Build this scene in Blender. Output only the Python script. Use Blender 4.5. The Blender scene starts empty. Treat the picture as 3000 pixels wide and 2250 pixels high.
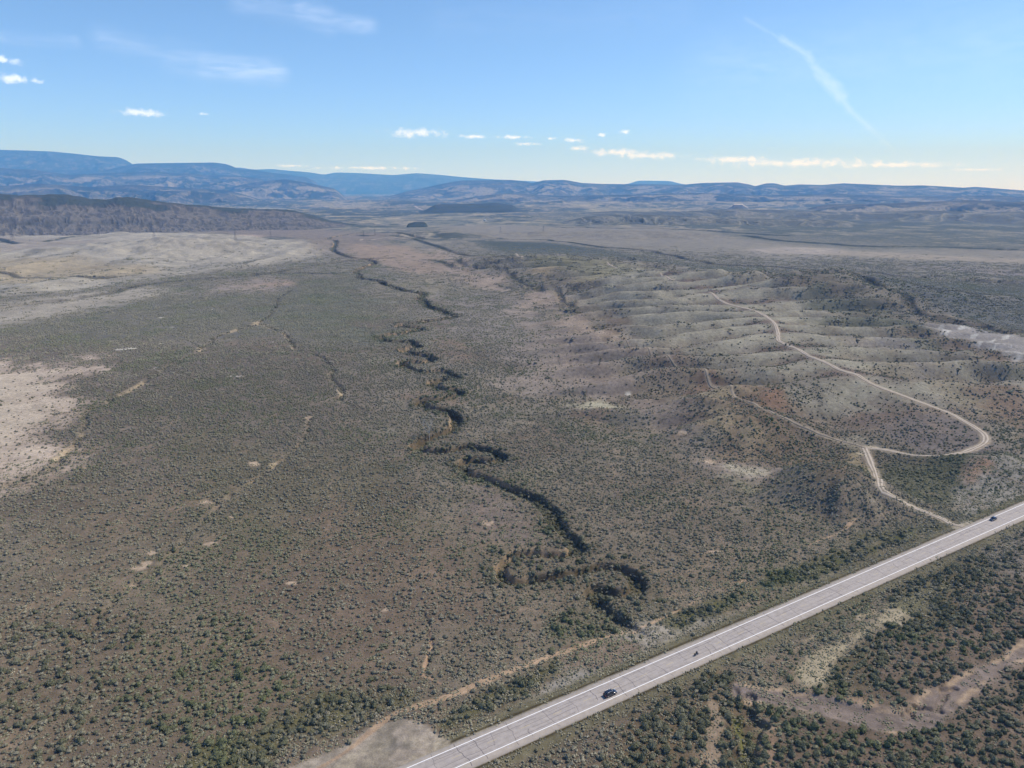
import bpy, bmesh, math, random
import numpy as np
from mathutils import Vector, Matrix
C = bpy.context.scene
COL = C.collection
rnd = random.Random(7)
RNG = np.random.default_rng(11)
R = math.radians

# ------------------------------------------------------------------ camera, sky, sun, exposure
CAM_H = 165.0
F = 2084.0; CX, CY = 1500.0, 1125.0; HY = 555.0      # focal length and horizon row of the photograph
PITCH = math.atan((CY - HY) / F)
cam = bpy.data.cameras.new('camera'); cam.sensor_width = 36; cam.lens = 36 * F / 3000
cam.clip_start = 1; cam.clip_end = 200000
co = bpy.data.objects.new('camera', cam); COL.objects.link(co)
co.location = (0, 0, CAM_H); co.rotation_euler = (R(90) - PITCH, 0, 0)
C.camera = co
SUN_EL, SUN_AZ = R(50), R(66)                         # azimuth to the right of the viewing direction
SUN = Vector((math.sin(SUN_AZ) * math.cos(SUN_EL), math.cos(SUN_AZ) * math.cos(SUN_EL), math.sin(SUN_EL)))
sl = bpy.data.lights.new('sun', 'SUN'); sl.energy = 2.8; sl.angle = R(0.53); sl.color = (1, .955, .9)
so = bpy.data.objects.new('sun', sl); COL.objects.link(so)
so.rotation_euler = SUN.to_track_quat('Z', 'Y').to_euler()
C.view_settings.view_transform = 'Standard'; C.view_settings.look = 'None'
C.view_settings.exposure = 0.7; C.view_settings.gamma = 1
C.cycles.volume_bounces = 1
C.cycles.max_bounces = 5; C.cycles.diffuse_bounces = 2; C.cycles.glossy_bounces = 2
C.cycles.use_fast_gi = False

def ray(px, py):
    p = PITCH; c, s = math.cos(p), math.sin(p)
    x = (px - CX) / F; z = (CY - py) / F
    return (x, c + z * s, -s + z * c)
def at(px, py, z=0.0):
    r = ray(px, py); t = (CAM_H - z) / -r[2]
    return np.array([r[0] * t, r[1] * t])
def azel(px, py):
    r = ray(px, py)
    return math.degrees(math.atan2(r[0], r[1])), math.degrees(math.atan2(r[2], math.hypot(r[0], r[1])))

class NT:
    def __init__(s, tree): s.t = tree; s.n = tree.nodes; s.l = tree.links
    def new(s, kind, **kw):
        n = s.n.new(kind)
        for k, v in kw.items(): setattr(n, k, v)
        return n
    def put(s, sock, v):
        if hasattr(v, 'is_output') or isinstance(v, bpy.types.NodeSocket): s.l.new(v, sock)
        else: sock.default_value = v
    def m(s, op, a, b=None, c=None, clamp=False):
        n = s.new('ShaderNodeMath', operation=op, use_clamp=clamp)
        for i, v in enumerate((a, b, c)):
            if v is not None: s.put(n.inputs[i], v)
        return n.outputs[0]
    def vm(s, op, a, b=None, out=0, scale=None):
        n = s.new('ShaderNodeVectorMath', operation=op)
        s.put(n.inputs[0], a)
        if b is not None: s.put(n.inputs[1], b)
        if scale is not None: s.put(n.inputs['Scale'], scale)
        return n.outputs[out]
    def noise(s, vec, scale, detail=3, rough=.55, dist=0):
        n = s.new('ShaderNodeTexNoise'); s.put(n.inputs['Vector'], vec)
        n.inputs['Scale'].default_value = scale; n.inputs['Detail'].default_value = detail
        n.inputs['Roughness'].default_value = rough; n.inputs['Distortion'].default_value = dist
        return n.outputs['Fac']
    def ramp(s, f, lo, hi, a=0., b=1.):
        n = s.new('ShaderNodeMapRange'); s.put(n.inputs[0], f)
        for i, v in enumerate((lo, hi, a, b)): s.put(n.inputs[i + 1], v)
        n.interpolation_type = 'SMOOTHSTEP'
        return n.outputs[0]
    def mix(s, f, a, b, mode='MIX'):
        n = s.new('ShaderNodeMix', data_type='RGBA', blend_type=mode)
        s.put(n.inputs[0], f); s.put(n.inputs[6], a); s.put(n.inputs[7], b)
        return n.outputs[2]

w = bpy.data.worlds.new('World'); C.world = w; w.use_nodes = True
nt = NT(w.node_tree); nt.n.clear()
sky = nt.new('ShaderNodeTexSky', sky_type='NISHITA'); sky.sun_disc = False
sky.sun_elevation = SUN_EL; sky.sun_rotation = SUN_AZ
sky.altitude = 1800; sky.air_density = 1.0; sky.dust_density = .3; sky.ozone_density = 1.5
tc = nt.new('ShaderNodeTexCoord').outputs['Generated']
sp = nt.new('ShaderNodeSeparateXYZ'); nt.l.new(tc, sp.inputs[0])
azn = nt.m('MULTIPLY', nt.m('ARCTAN2', sp.outputs[0], sp.outputs[1]), 57.29578)
eln = nt.m('MULTIPLY', nt.m('ARCSINE', sp.outputs[2]), 57.29578)
cb = nt.new('ShaderNodeCombineXYZ'); nt.l.new(azn, cb.inputs[0]); nt.l.new(eln, cb.inputs[1])
AE = cb.outputs[0]
puff = nt.noise(AE, 1.7, 6, .62)                       # billows of the small cumulus
st = nt.new('ShaderNodeVectorMath', operation='MULTIPLY'); nt.l.new(AE, st.inputs[0]); st.inputs[1].default_value = (.28, 1.5, 1)
wisp = nt.noise(st.outputs[0], 1.1, 6, .65, .8)
def ell(px, py, hw, hh):
    a, e = azel(px, py); k = .0275
    v = nt.vm('DIVIDE', nt.vm('SUBTRACT', AE, (a, e, 0)), (hw * k, hh * k, 1))
    return nt.m('SUBTRACT', 1.0, nt.vm('LENGTH', v, out=1))
acc = None
for q in [(1222,389,105,17),(1390,400,50,7),(1505,402,62,7),(1540,421,32,6),(1568,422,20,6),(1612,406,20,6),(1683,411,40,8),
          (1761,395,18,6),(1831,388,19,9),(1690,435,40,9),(1800,446,110,14),(1905,457,130,12),(2160,467,140,13),(2350,478,260,15),
          (2600,483,200,10),(2870,497,70,5),(420,330,66,13),(592,334,20,6),(0,175,58,12),(28,230,62,15),(104,237,20,9),(1080,492,180,6),(860,486,60,5)]:
    e_ = ell(*q); acc = e_ if acc is None else nt.m('MAXIMUM', acc, e_)
cum = nt.ramp(nt.m('ADD', acc, nt.m('MULTIPLY', nt.m('SUBTRACT', puff, .5), 2.6)), .1, 1.15)
cum = nt.m('MULTIPLY', cum, nt.ramp(acc, -.35, .1))
def seg(p, q, wd, st_):
    a = azel(*p); b = azel(*q); d = (b[0]-a[0], b[1]-a[1], 0); L2 = d[0]**2 + d[1]**2
    pa = nt.vm('SUBTRACT', AE, (a[0], a[1], 0))
    t = nt.m('DIVIDE', nt.vm('DOT_PRODUCT', pa, d, out=1), L2, clamp=True)
    sc = nt.new('ShaderNodeVectorMath', operation='SCALE'); sc.inputs[0].default_value = d; nt.l.new(t, sc.inputs['Scale'])
    dist = nt.vm('LENGTH', nt.vm('SUBTRACT', pa, sc.outputs[0]), out=1)
    g = nt.m('MULTIPLY', nt.m('SUBTRACT', 1.0, nt.m('DIVIDE', dist, wd * .0275), clamp=True), st_)
    return g
acc2 = None; acc3 = None
trail = [(2185,55),(2290,115),(2365,160),(2400,215),(2450,262),(2465,285),(2492,325),(2560,385),(2600,425),(2635,462)]
wd = [12, 17, 20, 26, 24, 14, 12, 10, 8]
st2 = [.4, .75, .85, 1, .95, .65, .55, .4, .2]
segs = [(trail[i], trail[i+1], wd[i] * 1.0, st2[i]) for i in range(9)]
segs += [((700,5),(880,35),48,.55),((880,30),(960,60),46,.9),((960,60),(1085,78),30,.95),((500,165),(600,190),60,.55),((600,192),(810,212),46,1.0),
         ((0,110),(220,122),22,.6),((300,110),(500,165),44,.5),((1300,60),(2000,40),90,.25),((2100,200),(3000,110),170,.42)]
for p, q, wi, sg in segs:
    g = seg(p, q, wi, sg)
    if p in trail: acc3 = g if acc3 is None else nt.m('MAXIMUM', acc3, g)
    else: acc2 = g if acc2 is None else nt.m('MAXIMUM', acc2, g)
cir = nt.m('MULTIPLY', nt.ramp(acc2, 0, 1), nt.ramp(wisp, .2, .8), clamp=True)
ct_ = nt.m('MULTIPLY', nt.ramp(acc3, 0, .9), nt.ramp(nt.noise(AE, 2.2, 5, .6), .2, .65, .35, 1), clamp=True)
cir = nt.m('MAXIMUM', cir, nt.m('MULTIPLY', ct_, .85))
cloud = nt.mix(1.0, (0,0,0,1), (10.8, 12.2, 15.4, 1))
tg = nt.mix(nt.ramp(eln, 0, 13), (.61, .82, 1.46, 1), (.72, .87, 1.10, 1))
tint = nt.mix(1.0, sky.outputs[0], tg, 'MULTIPLY')          # deep dry mountain air
c1 = nt.mix(nt.m('MULTIPLY', cir, .2), tint, cloud)
c2 = nt.mix(nt.m('MULTIPLY', cum, .5), c1, cloud)
bg = nt.new('ShaderNodeBackground'); nt.l.new(c2, bg.inputs[0]); bg.inputs[1].default_value = .096
wo = nt.new('ShaderNodeOutputWorld'); nt.l.new(bg.outputs[0], wo.inputs[0])
w.cycles.sampling_method = 'MANUAL'; w.cycles.sample_map_resolution = 512

# ------------------------------------------------------------------ helpers
def tag(o, label=None, cat=None, group=None, kind=None):
    if label: o['label'] = label
    if cat: o['category'] = cat
    if group: o['group'] = group
    if kind: o['kind'] = kind
    return o
def lin(r, g, b, k=1.0):
    f = lambda v: (v/255/12.92 if v <= 10.3 else ((v/255 + .055)/1.055)**2.4) * k
    return (f(r), f(g), f(b))
def empty(name, loc, rz=0):
    o = bpy.data.objects.new(name, None); COL.objects.link(o); o.location = loc; o.rotation_euler = (0, 0, rz)
    o.empty_display_size = .5
    return o
def link_mesh(name, me, mat=None, parent=None):
    o = bpy.data.objects.new(name, me); COL.objects.link(o)
    if mat: me.materials.append(mat)
    if parent: o.parent = parent
    return o
def mesh_np(name, V, Fq, smooth=False):
    """V (n,3) and quads Fq (m,4), straight from arrays"""
    me = bpy.data.meshes.new(name)
    me.vertices.add(len(V)); me.vertices.foreach_set('co', np.asarray(V, np.float32).ravel())
    k = Fq.shape[1]
    me.loops.add(Fq.size); me.loops.foreach_set('vertex_index', Fq.astype(np.int32).ravel())
    me.polygons.add(len(Fq)); me.polygons.foreach_set('loop_start', np.arange(0, Fq.size, k, dtype=np.int32))
    me.polygons.foreach_set('loop_total', np.full(len(Fq), k, np.int32))
    if smooth: me.polygons.foreach_set('use_smooth', np.ones(len(Fq), bool))
    me.update(calc_edges=True)
    return me
def col_attr(me, name, arr):
    a = me.attributes.new(name, 'FLOAT_COLOR', 'POINT')
    out = np.ones((len(arr), 4), np.float32); out[:, :3] = arr; a.data.foreach_set('color', out.ravel())
def flt_attr(me, name, arr):
    a = me.attributes.new(name, 'FLOAT', 'POINT'); a.data.foreach_set('value', np.asarray(arr, np.float32).ravel())
def bm_obj(name, bm, mat, parent=None, smooth=False):
    me = bpy.data.meshes.new(name); bm.to_mesh(me); bm.free()
    if smooth:
        for p in me.polygons: p.use_smooth = True
    return link_mesh(name, me, mat, parent)
def principled(name, col, rough=.6, metal=0, **kw):
    m = bpy.data.materials.new(name); m.use_nodes = True
    b = m.node_tree.nodes['Principled BSDF']
    b.inputs['Base Color'].default_value = (*col, 1); b.inputs['Roughness'].default_value = rough; b.inputs['Metallic'].default_value = metal
    for k, v in kw.items(): b.inputs[k].default_value = v
    return m

# numpy noise
def _h(ix, iy, s):
    n = (ix.astype(np.int64) * 374761393 + iy.astype(np.int64) * 668265263 + s * 1274126177) & 0xffffffff
    n = ((n ^ (n >> 13)) * 1274126177) & 0xffffffff
    return ((n ^ (n >> 16)) & 0xffffff).astype(np.float32) / 0xffffff
def vn(x, y, s=0):
    x0 = np.floor(x); y0 = np.floor(y); fx = (x-x0).astype(np.float32); fy = (y-y0).astype(np.float32)
    fx = fx*fx*fx*(fx*(fx*6-15)+10); fy = fy*fy*fy*(fy*(fy*6-15)+10)
    a = _h(x0, y0, s); b = _h(x0+1, y0, s); c = _h(x0, y0+1, s); d = _h(x0+1, y0+1, s)
    return (a + (b-a)*fx) + ((c + (d-c)*fx) - (a + (b-a)*fx))*fy
def fbm(x, y, sc, oct=4, s=0, gain=.5):
    o = 0; a = 1; t = 0; f = 1/sc
    for i in range(oct):
        o = o + a*(vn(x*f + 17.3*i, y*f - 9.1*i, s+i)*2-1); t += a; a *= gain; f *= 2.03
    return o/t
def ridged(x, y, sc, oct=4, s=0):
    o = 0; a = 1; t = 0; f = 1/sc
    for i in range(oct):
        o = o + a*(1-np.abs(vn(x*f + 5.7*i, y*f + 3.3*i, s+i)*2-1)*1.6); t += a; a *= .5; f *= 2.1
    return o/t
def sst(x, a, b):
    t = np.clip((x-a)/(b-a), 0, 1); return t*t*(3-2*t)

# ------------------------------------------------------------------ ground lattice: finer where it lies near
az = np.concatenate([np.linspace(-60, -43.2, 30), np.arange(-43, 43.01, .08), np.linspace(43.2, 60, 30)])
rs = list(np.geomspace(6, 160, 24))
while rs[-1] < 32000:
    r_ = rs[-1]; dlt = math.atan2(CAM_H, r_)
    stp = .00105 / math.sin(dlt)
    stp = min(stp, .0048 if r_ < 3000 else .0065 if r_ < 9000 else .011)
    rs.append(r_ * (1 + stp))
RS = np.array(rs); AZ = np.radians(az)
NR, NA = len(RS), len(AZ)
X = (RS[:, None] * np.sin(AZ)[None]).astype(np.float64); Y = (RS[:, None] * np.cos(AZ)[None])
RR = np.broadcast_to(RS[:, None], X.shape)
Xf, Yf = X.ravel(), Y.ravel()
def lookup(A, x, y):
    r = np.hypot(x, y); a = np.arctan2(x, y)
    fi = np.clip(np.interp(r, RS, np.arange(NR)), 0, NR-1.001); fj = np.clip(np.interp(a, AZ, np.arange(NA)), 0, NA-1.001)
    i = fi.astype(int); j = fj.astype(int); u = fi-i; v = fj-j
    if A.ndim == 3: u = u[..., None]; v = v[..., None]
    return (A[i, j]*(1-u)*(1-v) + A[i+1, j]*u*(1-v) + A[i, j+1]*(1-u)*v + A[i+1, j+1]*u*v)

def W(pts): return np.array([at(*p) for p in pts])
def pdist(P, rad):
    """distance to a polyline (n,2) within rad of it; returns dist field, arc-length field"""
    D = np.full(Xf.shape, 1e9, np.float32); S = np.zeros(Xf.shape, np.float32); s0 = 0
    for a, b in zip(P[:-1], P[1:]):
        L = np.hypot(*(b-a))
        lo = np.minimum(a, b)-rad; hi = np.maximum(a, b)+rad
        rmin = max(0, min(np.hypot(*a), np.hypot(*b)) - rad - L*.5); rmax = max(np.hypot(*a), np.hypot(*b)) + rad
        i0, i1 = np.searchsorted(RS, [rmin, rmax]); i0 = max(0, i0-1); i1 = min(NR, i1+1)
        sl_ = slice(i0*NA, i1*NA)
        x = Xf[sl_]; y = Yf[sl_]
        k = np.nonzero((x > lo[0]) & (x < hi[0]) & (y > lo[1]) & (y < hi[1]))[0]
        if len(k):
            px = x[k]-a[0]; py = y[k]-a[1]; d = (b-a)
            t = np.clip((px*d[0]+py*d[1])/(L*L+1e-9), 0, 1)
            dd = np.hypot(px-t*d[0], py-t*d[1]).astype(np.float32)
            kk = k + i0*NA
            m = dd < D[kk]; D[kk[m]] = dd[m]; S[kk[m]] = (s0 + t*L)[m]
        s0 += L
    return D.reshape(X.shape), S.reshape(X.shape)
def smooth_line(P, n=4):
    """Catmull-Rom through the points"""
    P = np.asarray(P, float); Q = np.vstack([2*P[0]-P[1], P, 2*P[-1]-P[-2]]); out = []
    for i in range(1, len(Q)-2):
        for k in range(n):
            t = k/n
            out.append(.5*((2*Q[i]) + (-Q[i-1]+Q[i+1])*t + (2*Q[i-1]-5*Q[i]+4*Q[i+1]-Q[i+2])*t*t + (-Q[i-1]+3*Q[i]-3*Q[i+1]+Q[i+2])*t**3))
    out.append(Q[-2]); return np.array(out)
nw1 = fbm(X, Y, 60, 5, 3).astype(np.float32); nw2 = fbm(X, Y, 500, 5, 31).astype(np.float32); nw3 = fbm(X, Y, 9, 3, 57).astype(np.float32)
def poly(pts, soft=.03, warp=.05, world=False):
    """soft mask of a region of ground; soft and warp as fractions of its distance"""
    P = W(pts) if not world else np.asarray(pts)
    c = np.median(np.hypot(P[:, 0], P[:, 1])); s = soft*c; wv = warp*c
    rad = s*2+wv*1.5
    lo = P.min(0)-rad; hi = P.max(0)+rad
    k = np.nonzero((Xf > lo[0]) & (Xf < hi[0]) & (Yf > lo[1]) & (Yf < hi[1]))[0]
    x = Xf[k]; y = Yf[k]; n = len(P); ins = np.zeros(len(k), bool); D = np.full(len(k), 1e12)
    for i in range(n):
        a = P[i]; b = P[(i+1) % n]; d = b-a
        t = np.clip(((x-a[0])*d[0]+(y-a[1])*d[1])/(d@d+1e-9), 0, 1)
        D = np.minimum(D, (x-a[0]-t*d[0])**2+(y-a[1]-t*d[1])**2)
        cr = ((a[1] > y) != (b[1] > y)) & (x < (b[0]-a[0])*(y-a[1])/(b[1]-a[1]+1e-12)+a[0]); ins ^= cr
    sd = np.sqrt(D)*np.where(ins, 1, -1)
    if soft < .006: sd += min(c*.012, 5)*(nw3.ravel()[k]*1.2+nw1.ravel()[k]*.5) - c*.001
    else: sd += wv*(nw1.ravel()[k] if c < 1200 else nw2.ravel()[k])*1.6 + wv*.5*nw3.ravel()[k]*(c < 1200)
    M = np.zeros(Xf.shape, np.float32); M[k] = sst(sd, -s, s)
    return M.reshape(X.shape)
def blob(px, py, hw, hh):
    n = 14
    return [(px+hw*math.cos(2*math.pi*i/n)*(1+.15*math.sin(3*i)), py+hh*math.sin(2*math.pi*i/n)) for i in range(n)]

# ------------------------------------------------------------------ heights
far = sst(RR, 1500, 6000)
Hh = (fbm(X, Y, 220, 4, 5)*1.2*sst(RR, 200, 700) + fbm(X, Y, 30, 3, 8)*.25 + fbm(X, Y, 6, 2, 9)*.08).astype(np.float32)
Hh += far*(fbm(X, Y, 1500, 5, 12)*22 + ridged(X, Y, 900, 4, 13)*14 - 12)
Hh += sst(RR, 4500, 9000)*(ridged(X, Y, 2600, 5, 15)*70 - 26)
hw_m = np.ones_like(Hh)
# highway line
HWA = at(1264, 2250); HWB = at(3000, 1493)
hd = (HWB-HWA)/np.hypot(*(HWB-HWA)); hn = np.array([-hd[1], hd[0]])          # hn points to the far side
hs = (X-HWA[0])*hd[0]+(Y-HWA[1])*hd[1]; ht = (X-HWA[0])*hn[0]+(Y-HWA[1])*hn[1]
near_hw = 1-sst(np.abs(ht), 9, 40)
Hh *= (1-near_hw*.95)
# low hills on the right: rounded knobs and a long spurred ridge
def knob(px, py, rx, ry, h, rot=0, s=0):
    c = at(px, py); dx = X-c[0]; dy = Y-c[1]; cr, sr = math.cos(rot), math.sin(rot)
    u = (dx*cr+dy*sr)/rx; v = (-dx*sr+dy*cr)/ry
    q = np.sqrt(u*u+v*v); ang = np.arctan2(v, u)
    q = q*(1+.13*np.sin(ang*5+s)+.07*np.sin(ang*11+s*2)) + nw1*.18
    return (h*(1-sst(q, 0, 1))).astype(np.float32)
hills = knob(2190,1262,72,54,16,.3,1)+knob(2090,1185,64,36,8,0,2)+knob(2450,1445,46,42,15,.5,3)+knob(1960,1120,80,50,3,0,4)+knob(2960,1400,60,50,12,0,5)
hills += knob(2330,1160,90,60,3,0,6)+knob(1850,1060,60,60,2,0,7)
SP_ = [(2790,1216),(2720,1188),(2640,1158),(2560,1128),(2480,1090),(2400,1055),(2340,1025),(2290,1000),(2272,962),(2225,918),(2140,893),(2078,858),(2000,835),(1880,802),(1750,777),(1650,762)]
spine = smooth_line(np.array([at(*p, 15) for p in SP_]), 4)
D, _ = pdist(spine, 420)
sdir = (spine[-1]-spine[0])/np.hypot(*(spine[-1]-spine[0])); S = (X-spine[0][0])*sdir[0]+(Y-spine[0][1])*sdir[1]
spur = np.sin(S/9.2+fbm(X, Y, 150, 3, 77)*4.2)*.5+.5
wid = 150+130*spur
rdg = np.clip(1-D/wid, 0, 1)
hills += ((rdg**1.15*17+np.sin(rdg*np.pi)*5.5*(1+fbm(X, Y, 90, 3, 511))*(spur-.5)*2)*(1+.12*nw1)*sst(RR, 330, 520)*sst(S, -30, 110)).astype(np.float32)
hills *= (1-near_hw)
Hh += hills
# pale badlands on the left: fluted crests
for (px, py, rx, ry, h, s) in [(600,735,420,230,24,1),(330,745,420,200,16,2),(850,715,360,200,14,3),(120,760,380,180,12,4),(560,705,300,200,16,5),(420,720,300,160,14,8)]:
    kb = knob(px, py, rx, ry, h, .1, s)
    Hh += kb*(1+.45*(ridged(X, Y, 120, 3, 90+s)-.4))
for (px, py, rx, ry, h, s) in [(1500,820,260,120,10,1),(1620,790,240,120,12,6),(1400,775,260,160,9,3),(1950,850,240,140,12,2),(2450,880,300,170,26,4),(2380,845,200,100,18,7),(1750,870,200,110,9,5),(1280,690,420,240,14,9),(1850,690,500,250,18,2),(2500,860,180,80,12,3)]:
    Hh += knob(px, py, rx, ry, h, -.1, s)
blm_ = poly([(-80,690),(200,684),(600,684),(820,700),(950,735),(930,765),(760,790),(560,810),(360,830),(160,855),(-80,880)], .03, .06)
Hh += (blm_*(ridged(X*.8, Y*.4, 190, 3, 451)-.3)*13).astype(np.float32)
base_h = Hh.copy()
def gh(x, y, A=None): return float(lookup(Hh if A is None else A, np.array([x]), np.array([y]))[0])
def gp(px, py, A=None):
    z = 0
    for _ in range(12):
        p = at(px, py, z); z = .5*z+.5*gh(p[0], p[1], base_h if A is None else A)
    return at(px, py, z)
def gfirst(px, py):
    """the nearest ground the eye meets along this line"""
    r = ray(px, py); d = math.hypot(r[0], r[1]); x = RS*r[0]/d; y = RS*r[1]/d; z = CAM_H+RS*r[2]/d
    e = z-lookup(base_h, x, y); k = np.nonzero((e < 0) & (RS > 150))[0][0]; t = e[k-1]/(e[k-1]-e[k])
    return np.array([x[k-1]+t*(x[k]-x[k-1]), y[k-1]+t*(y[k]-y[k-1])])
def G(pts, first=False): return np.array([gfirst(*p) if first else gp(*p) for p in pts])
# the meandering arroyo
ARR = [(1935,1900),(1915,1880),(1870,1850),(1820,1822),(1780,1795),(1750,1763),(1735,1738),(1755,1724),(1800,1735),(1845,1735),(1870,1718),(1858,1690),(1822,1668),(1775,1658),
 (1712,1670),(1644,1687),(1576,1694),(1508,1702),(1475,1682),(1468,1654),(1505,1628),(1560,1622),(1620,1626),(1668,1624),(1692,1606),(1680,1582),(1652,1556),(1630,1530),(1610,1500),
 (1576,1467),(1535,1450),(1508,1438),(1475,1422),(1434,1404),(1395,1392),(1365,1378),(1350,1360),(1375,1345),(1420,1350),(1462,1344),(1462,1330),(1430,1318),(1395,1309),(1360,1308),(1325,1318),(1290,1321),
 (1240,1318),(1218,1306),(1240,1290),(1275,1275),(1312,1258),(1335,1235),(1330,1212),(1300,1200),(1262,1194),(1232,1182),(1238,1171),(1275,1170),(1318,1163),(1348,1152),(1330,1142),(1290,1136),(1265,1122),(1295,1112),
 (1334,1105),(1303,1089),(1276,1087),(1242,1091),(1213,1081),(1184,1073),(1180,1061),(1213,1061),(1250,1060),(1269,1052),(1245,1041),(1215,1037),(1185,1028),(1195,1019),(1222,1016),(1204,1002),(1162,1000),
 (1122,996),(1112,988),(1140,980),(1177,977),(1204,970),(1238,964),(1204,957),(1166,956),(1180,949),(1213,946),(1267,937),(1312,931),(1336,924),(1310,919),(1300,911),(1267,902),(1253,896),(1243,884),(1231,875),
 (1240,862),(1213,856),(1181,851),(1158,844),(1127,833),(1113,824),(1079,819),(1054,816),(1049,803),(1043,795),(1070,780),(1100,769),(1068,758),(1029,754),(1000,745),(975,732),(985,715),(960,700),(1000,690),(1060,680),(1150,688),(1240,700)]
arr = smooth_line(W(ARR), 4)
Da, Sa = pdist(arr, 40)
wob = 1+.42*fbm(X, Y, 24, 3, 41)
adep = (5.4+1.0*np.sin(Sa/60)+.8*nw3)*(.62+.38*sst(RR, 270, 420))
aw = (4.9 + 3.0*sst(RR, 420, 1000)) * wob + 1.5*nw3
ar_m = sst(Da, aw, aw-2.8)                               # 1 in the bed, steep walls
ar_m[Da > 39] = 0
Hh -= (ar_m*adep*(1-near_hw)).astype(np.float32)
ar_near = 1-sst(Da, 4, 16); 
# lesser gullies: (points, half width, depth)
GUL = [
 ([(-30,1440),(60,1400),(150,1370),(210,1320),(240,1260),(270,1195),(330,1170),(400,1130),(470,1085),(560,1040),(640,985),(720,960),(755,945),(800,915),(810,880),(850,850)], 3.2, 1.6),
 ([(755,945),(820,975),(870,1022),(930,1040),(962,1062),(978,1105),(998,1150),(990,1170)], 3.0, 2.0),
 ([(900,1225),(905,1260),(870,1310),(800,1370),(735,1410),(690,1440),(640,1480),(600,1520),(560,1565),(490,1640),(420,1690),(370,1720),(300,1790),(230,1880)], 2.2, 1.1),
 ([(1000,1170),(1030,1190),(1065,1200)], 2, 1),
 ([(1330,770),(1380,790),(1450,800),(1500,825),(1560,850),(1620,870),(1680,905)], 7, 3.5),
 ([(1000,800),(800,800),(600,815),(420,835),(260,870),(120,885),(-40,905)], 8, 4),
 ([(1150,755),(1000,765),(850,790),(700,812),(560,820)], 7, 4),
 ([(0,800),(150,812),(250,818),(330,812)], 7, 3),
 ([(-40,700),(60,715),(160,708),(260,690)], 12, 6),
 ([(1450,700),(1600,702),(1750,722),(1900,735),(2000,758),(2120,775),(2250,780),(2400,792),(2560,800),(2680,812),(2760,806)], 9, 7),
 ([(2180,690),(2300,705),(2400,712),(2540,722),(2700,722),(2900,728),(3050,735)], 17, 9),
 ([(2850,822),(2930,825),(3050,822)], 18, 9),
 ([(2340,830),(2480,850),(2560,880),(2640,900),(2720,930),(2800,945),(2900,965),(3050,980)], 10, 6),
 ([(2430,845),(2560,840),(2700,850),(2820,860),(3050,880)], 9, 5),
 ([(1040,690),(1200,700),(1350,745),(1480,760),(1500,775),(1400,768)], 10, 5),
 ([(1250,760),(1290,775),(1340,790),(1420,790)], 7, 3),
 ([(1640,665),(1800,668),(2000,672),(2150,682),(2300,690)], 18, 9),
 ([(0,677),(200,674),(420,673),(640,668),(900,668)], 16, 7),
 ([(2130,2010),(2165,2060),(2185,2110),(2180,2170),(2200,2260),(2230,2340)], 3.0, 2.6),
 ([(2800,2010),(2740,2060),(2690,2085),(2650,2092)], 1.6, 1.2),
 ([(2560,1790),(2400,1860),(2300,1930)], 1, .1),
 ([(1235,1780),(1258,1850),(1262,1900),(1245,1960)], 1.3, .7),
]
gully_m = np.zeros_like(Hh)
for pts, hw, dp in GUL:
    P = smooth_line(W(pts), 5)
    P[1:-1] += RNG.normal(0, 1, P[1:-1].shape)*hw*.7
    Dg, Sg = pdist(P, hw*4+4)
    g = sst(Dg, hw*(1+.4*nw3), hw*.35)
    Hh -= (g*dp*(1-near_hw)).astype(np.float32); gully_m = np.maximum(gully_m, 1-sst(Dg, hw*.6, hw*2.2))
gully_m *= 1-sst(RR, 900, 1300)*(1-sst(fbm(X, Y, 90, 4, 481), -.25, .05))*.65
Dw0, _ = pdist(smooth_line(W([(2330,2048),(2440,2075),(2540,2100),(2640,2112),(2700,2095),(2760,2050),(2830,1998),(2900,1960),(3010,1900)]), 5), 16)
Hh -= (sst(Dw0, 6, 2.5)*(Dw0 < 15)*.9).astype(np.float32)
# shallow swales radiating over the plain
# road bed and ditches
Hh += (-.75*np.exp(-((np.abs(ht+.3)-11)/3.2)**2)*(1-.6*nw1)).astype(np.float32)
Hh -= ((1-sst(np.abs(ht), 6.2, 7.2))*.25).astype(np.float32)

# ------------------------------------------------------------------ what grows and what the soil is
K = .80
Cc = np.zeros(X.shape+(3,), np.float32)
cover = np.zeros_like(Hh); big = np.zeros_like(Hh); green = np.zeros_like(Hh)
def paint(m, col=None, cov=None, bg_=None, gr=None, k=1.):
    m = m*k
    if col is not None: Cc[:] = Cc*(1-m[..., None]) + np.array(lin(*col, K), np.float32)*m[..., None]
    if cov is not None: cover[:] = cover*(1-m)+cov*m
    if bg_ is not None: big[:] = big*(1-m)+bg_*m
    if gr is not None: green[:] = green*(1-m)+gr*m
one = np.ones_like(Hh)
paint(one, (124,113,99), .62, 0, .3)
paint(sst(RR, 260, 520), (127,119,107), .66)
paint(sst(RR, 900, 1800), (130,124,113), .6)
paint(sst(RR, 2200, 4200), (120,120,108), .5)
paint(sst(fbm(X, Y, 90, 4, 101), .05, .4)*(1-sst(RR, 900, 1400)), (108,96,84), .75, None, .6, .7)
paint(sst(fbm(X, Y, 70, 4, 111), .12, .5)*(1-sst(RR, 700, 1200)), (132,114,100), .38, None, .1, .7)
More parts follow.
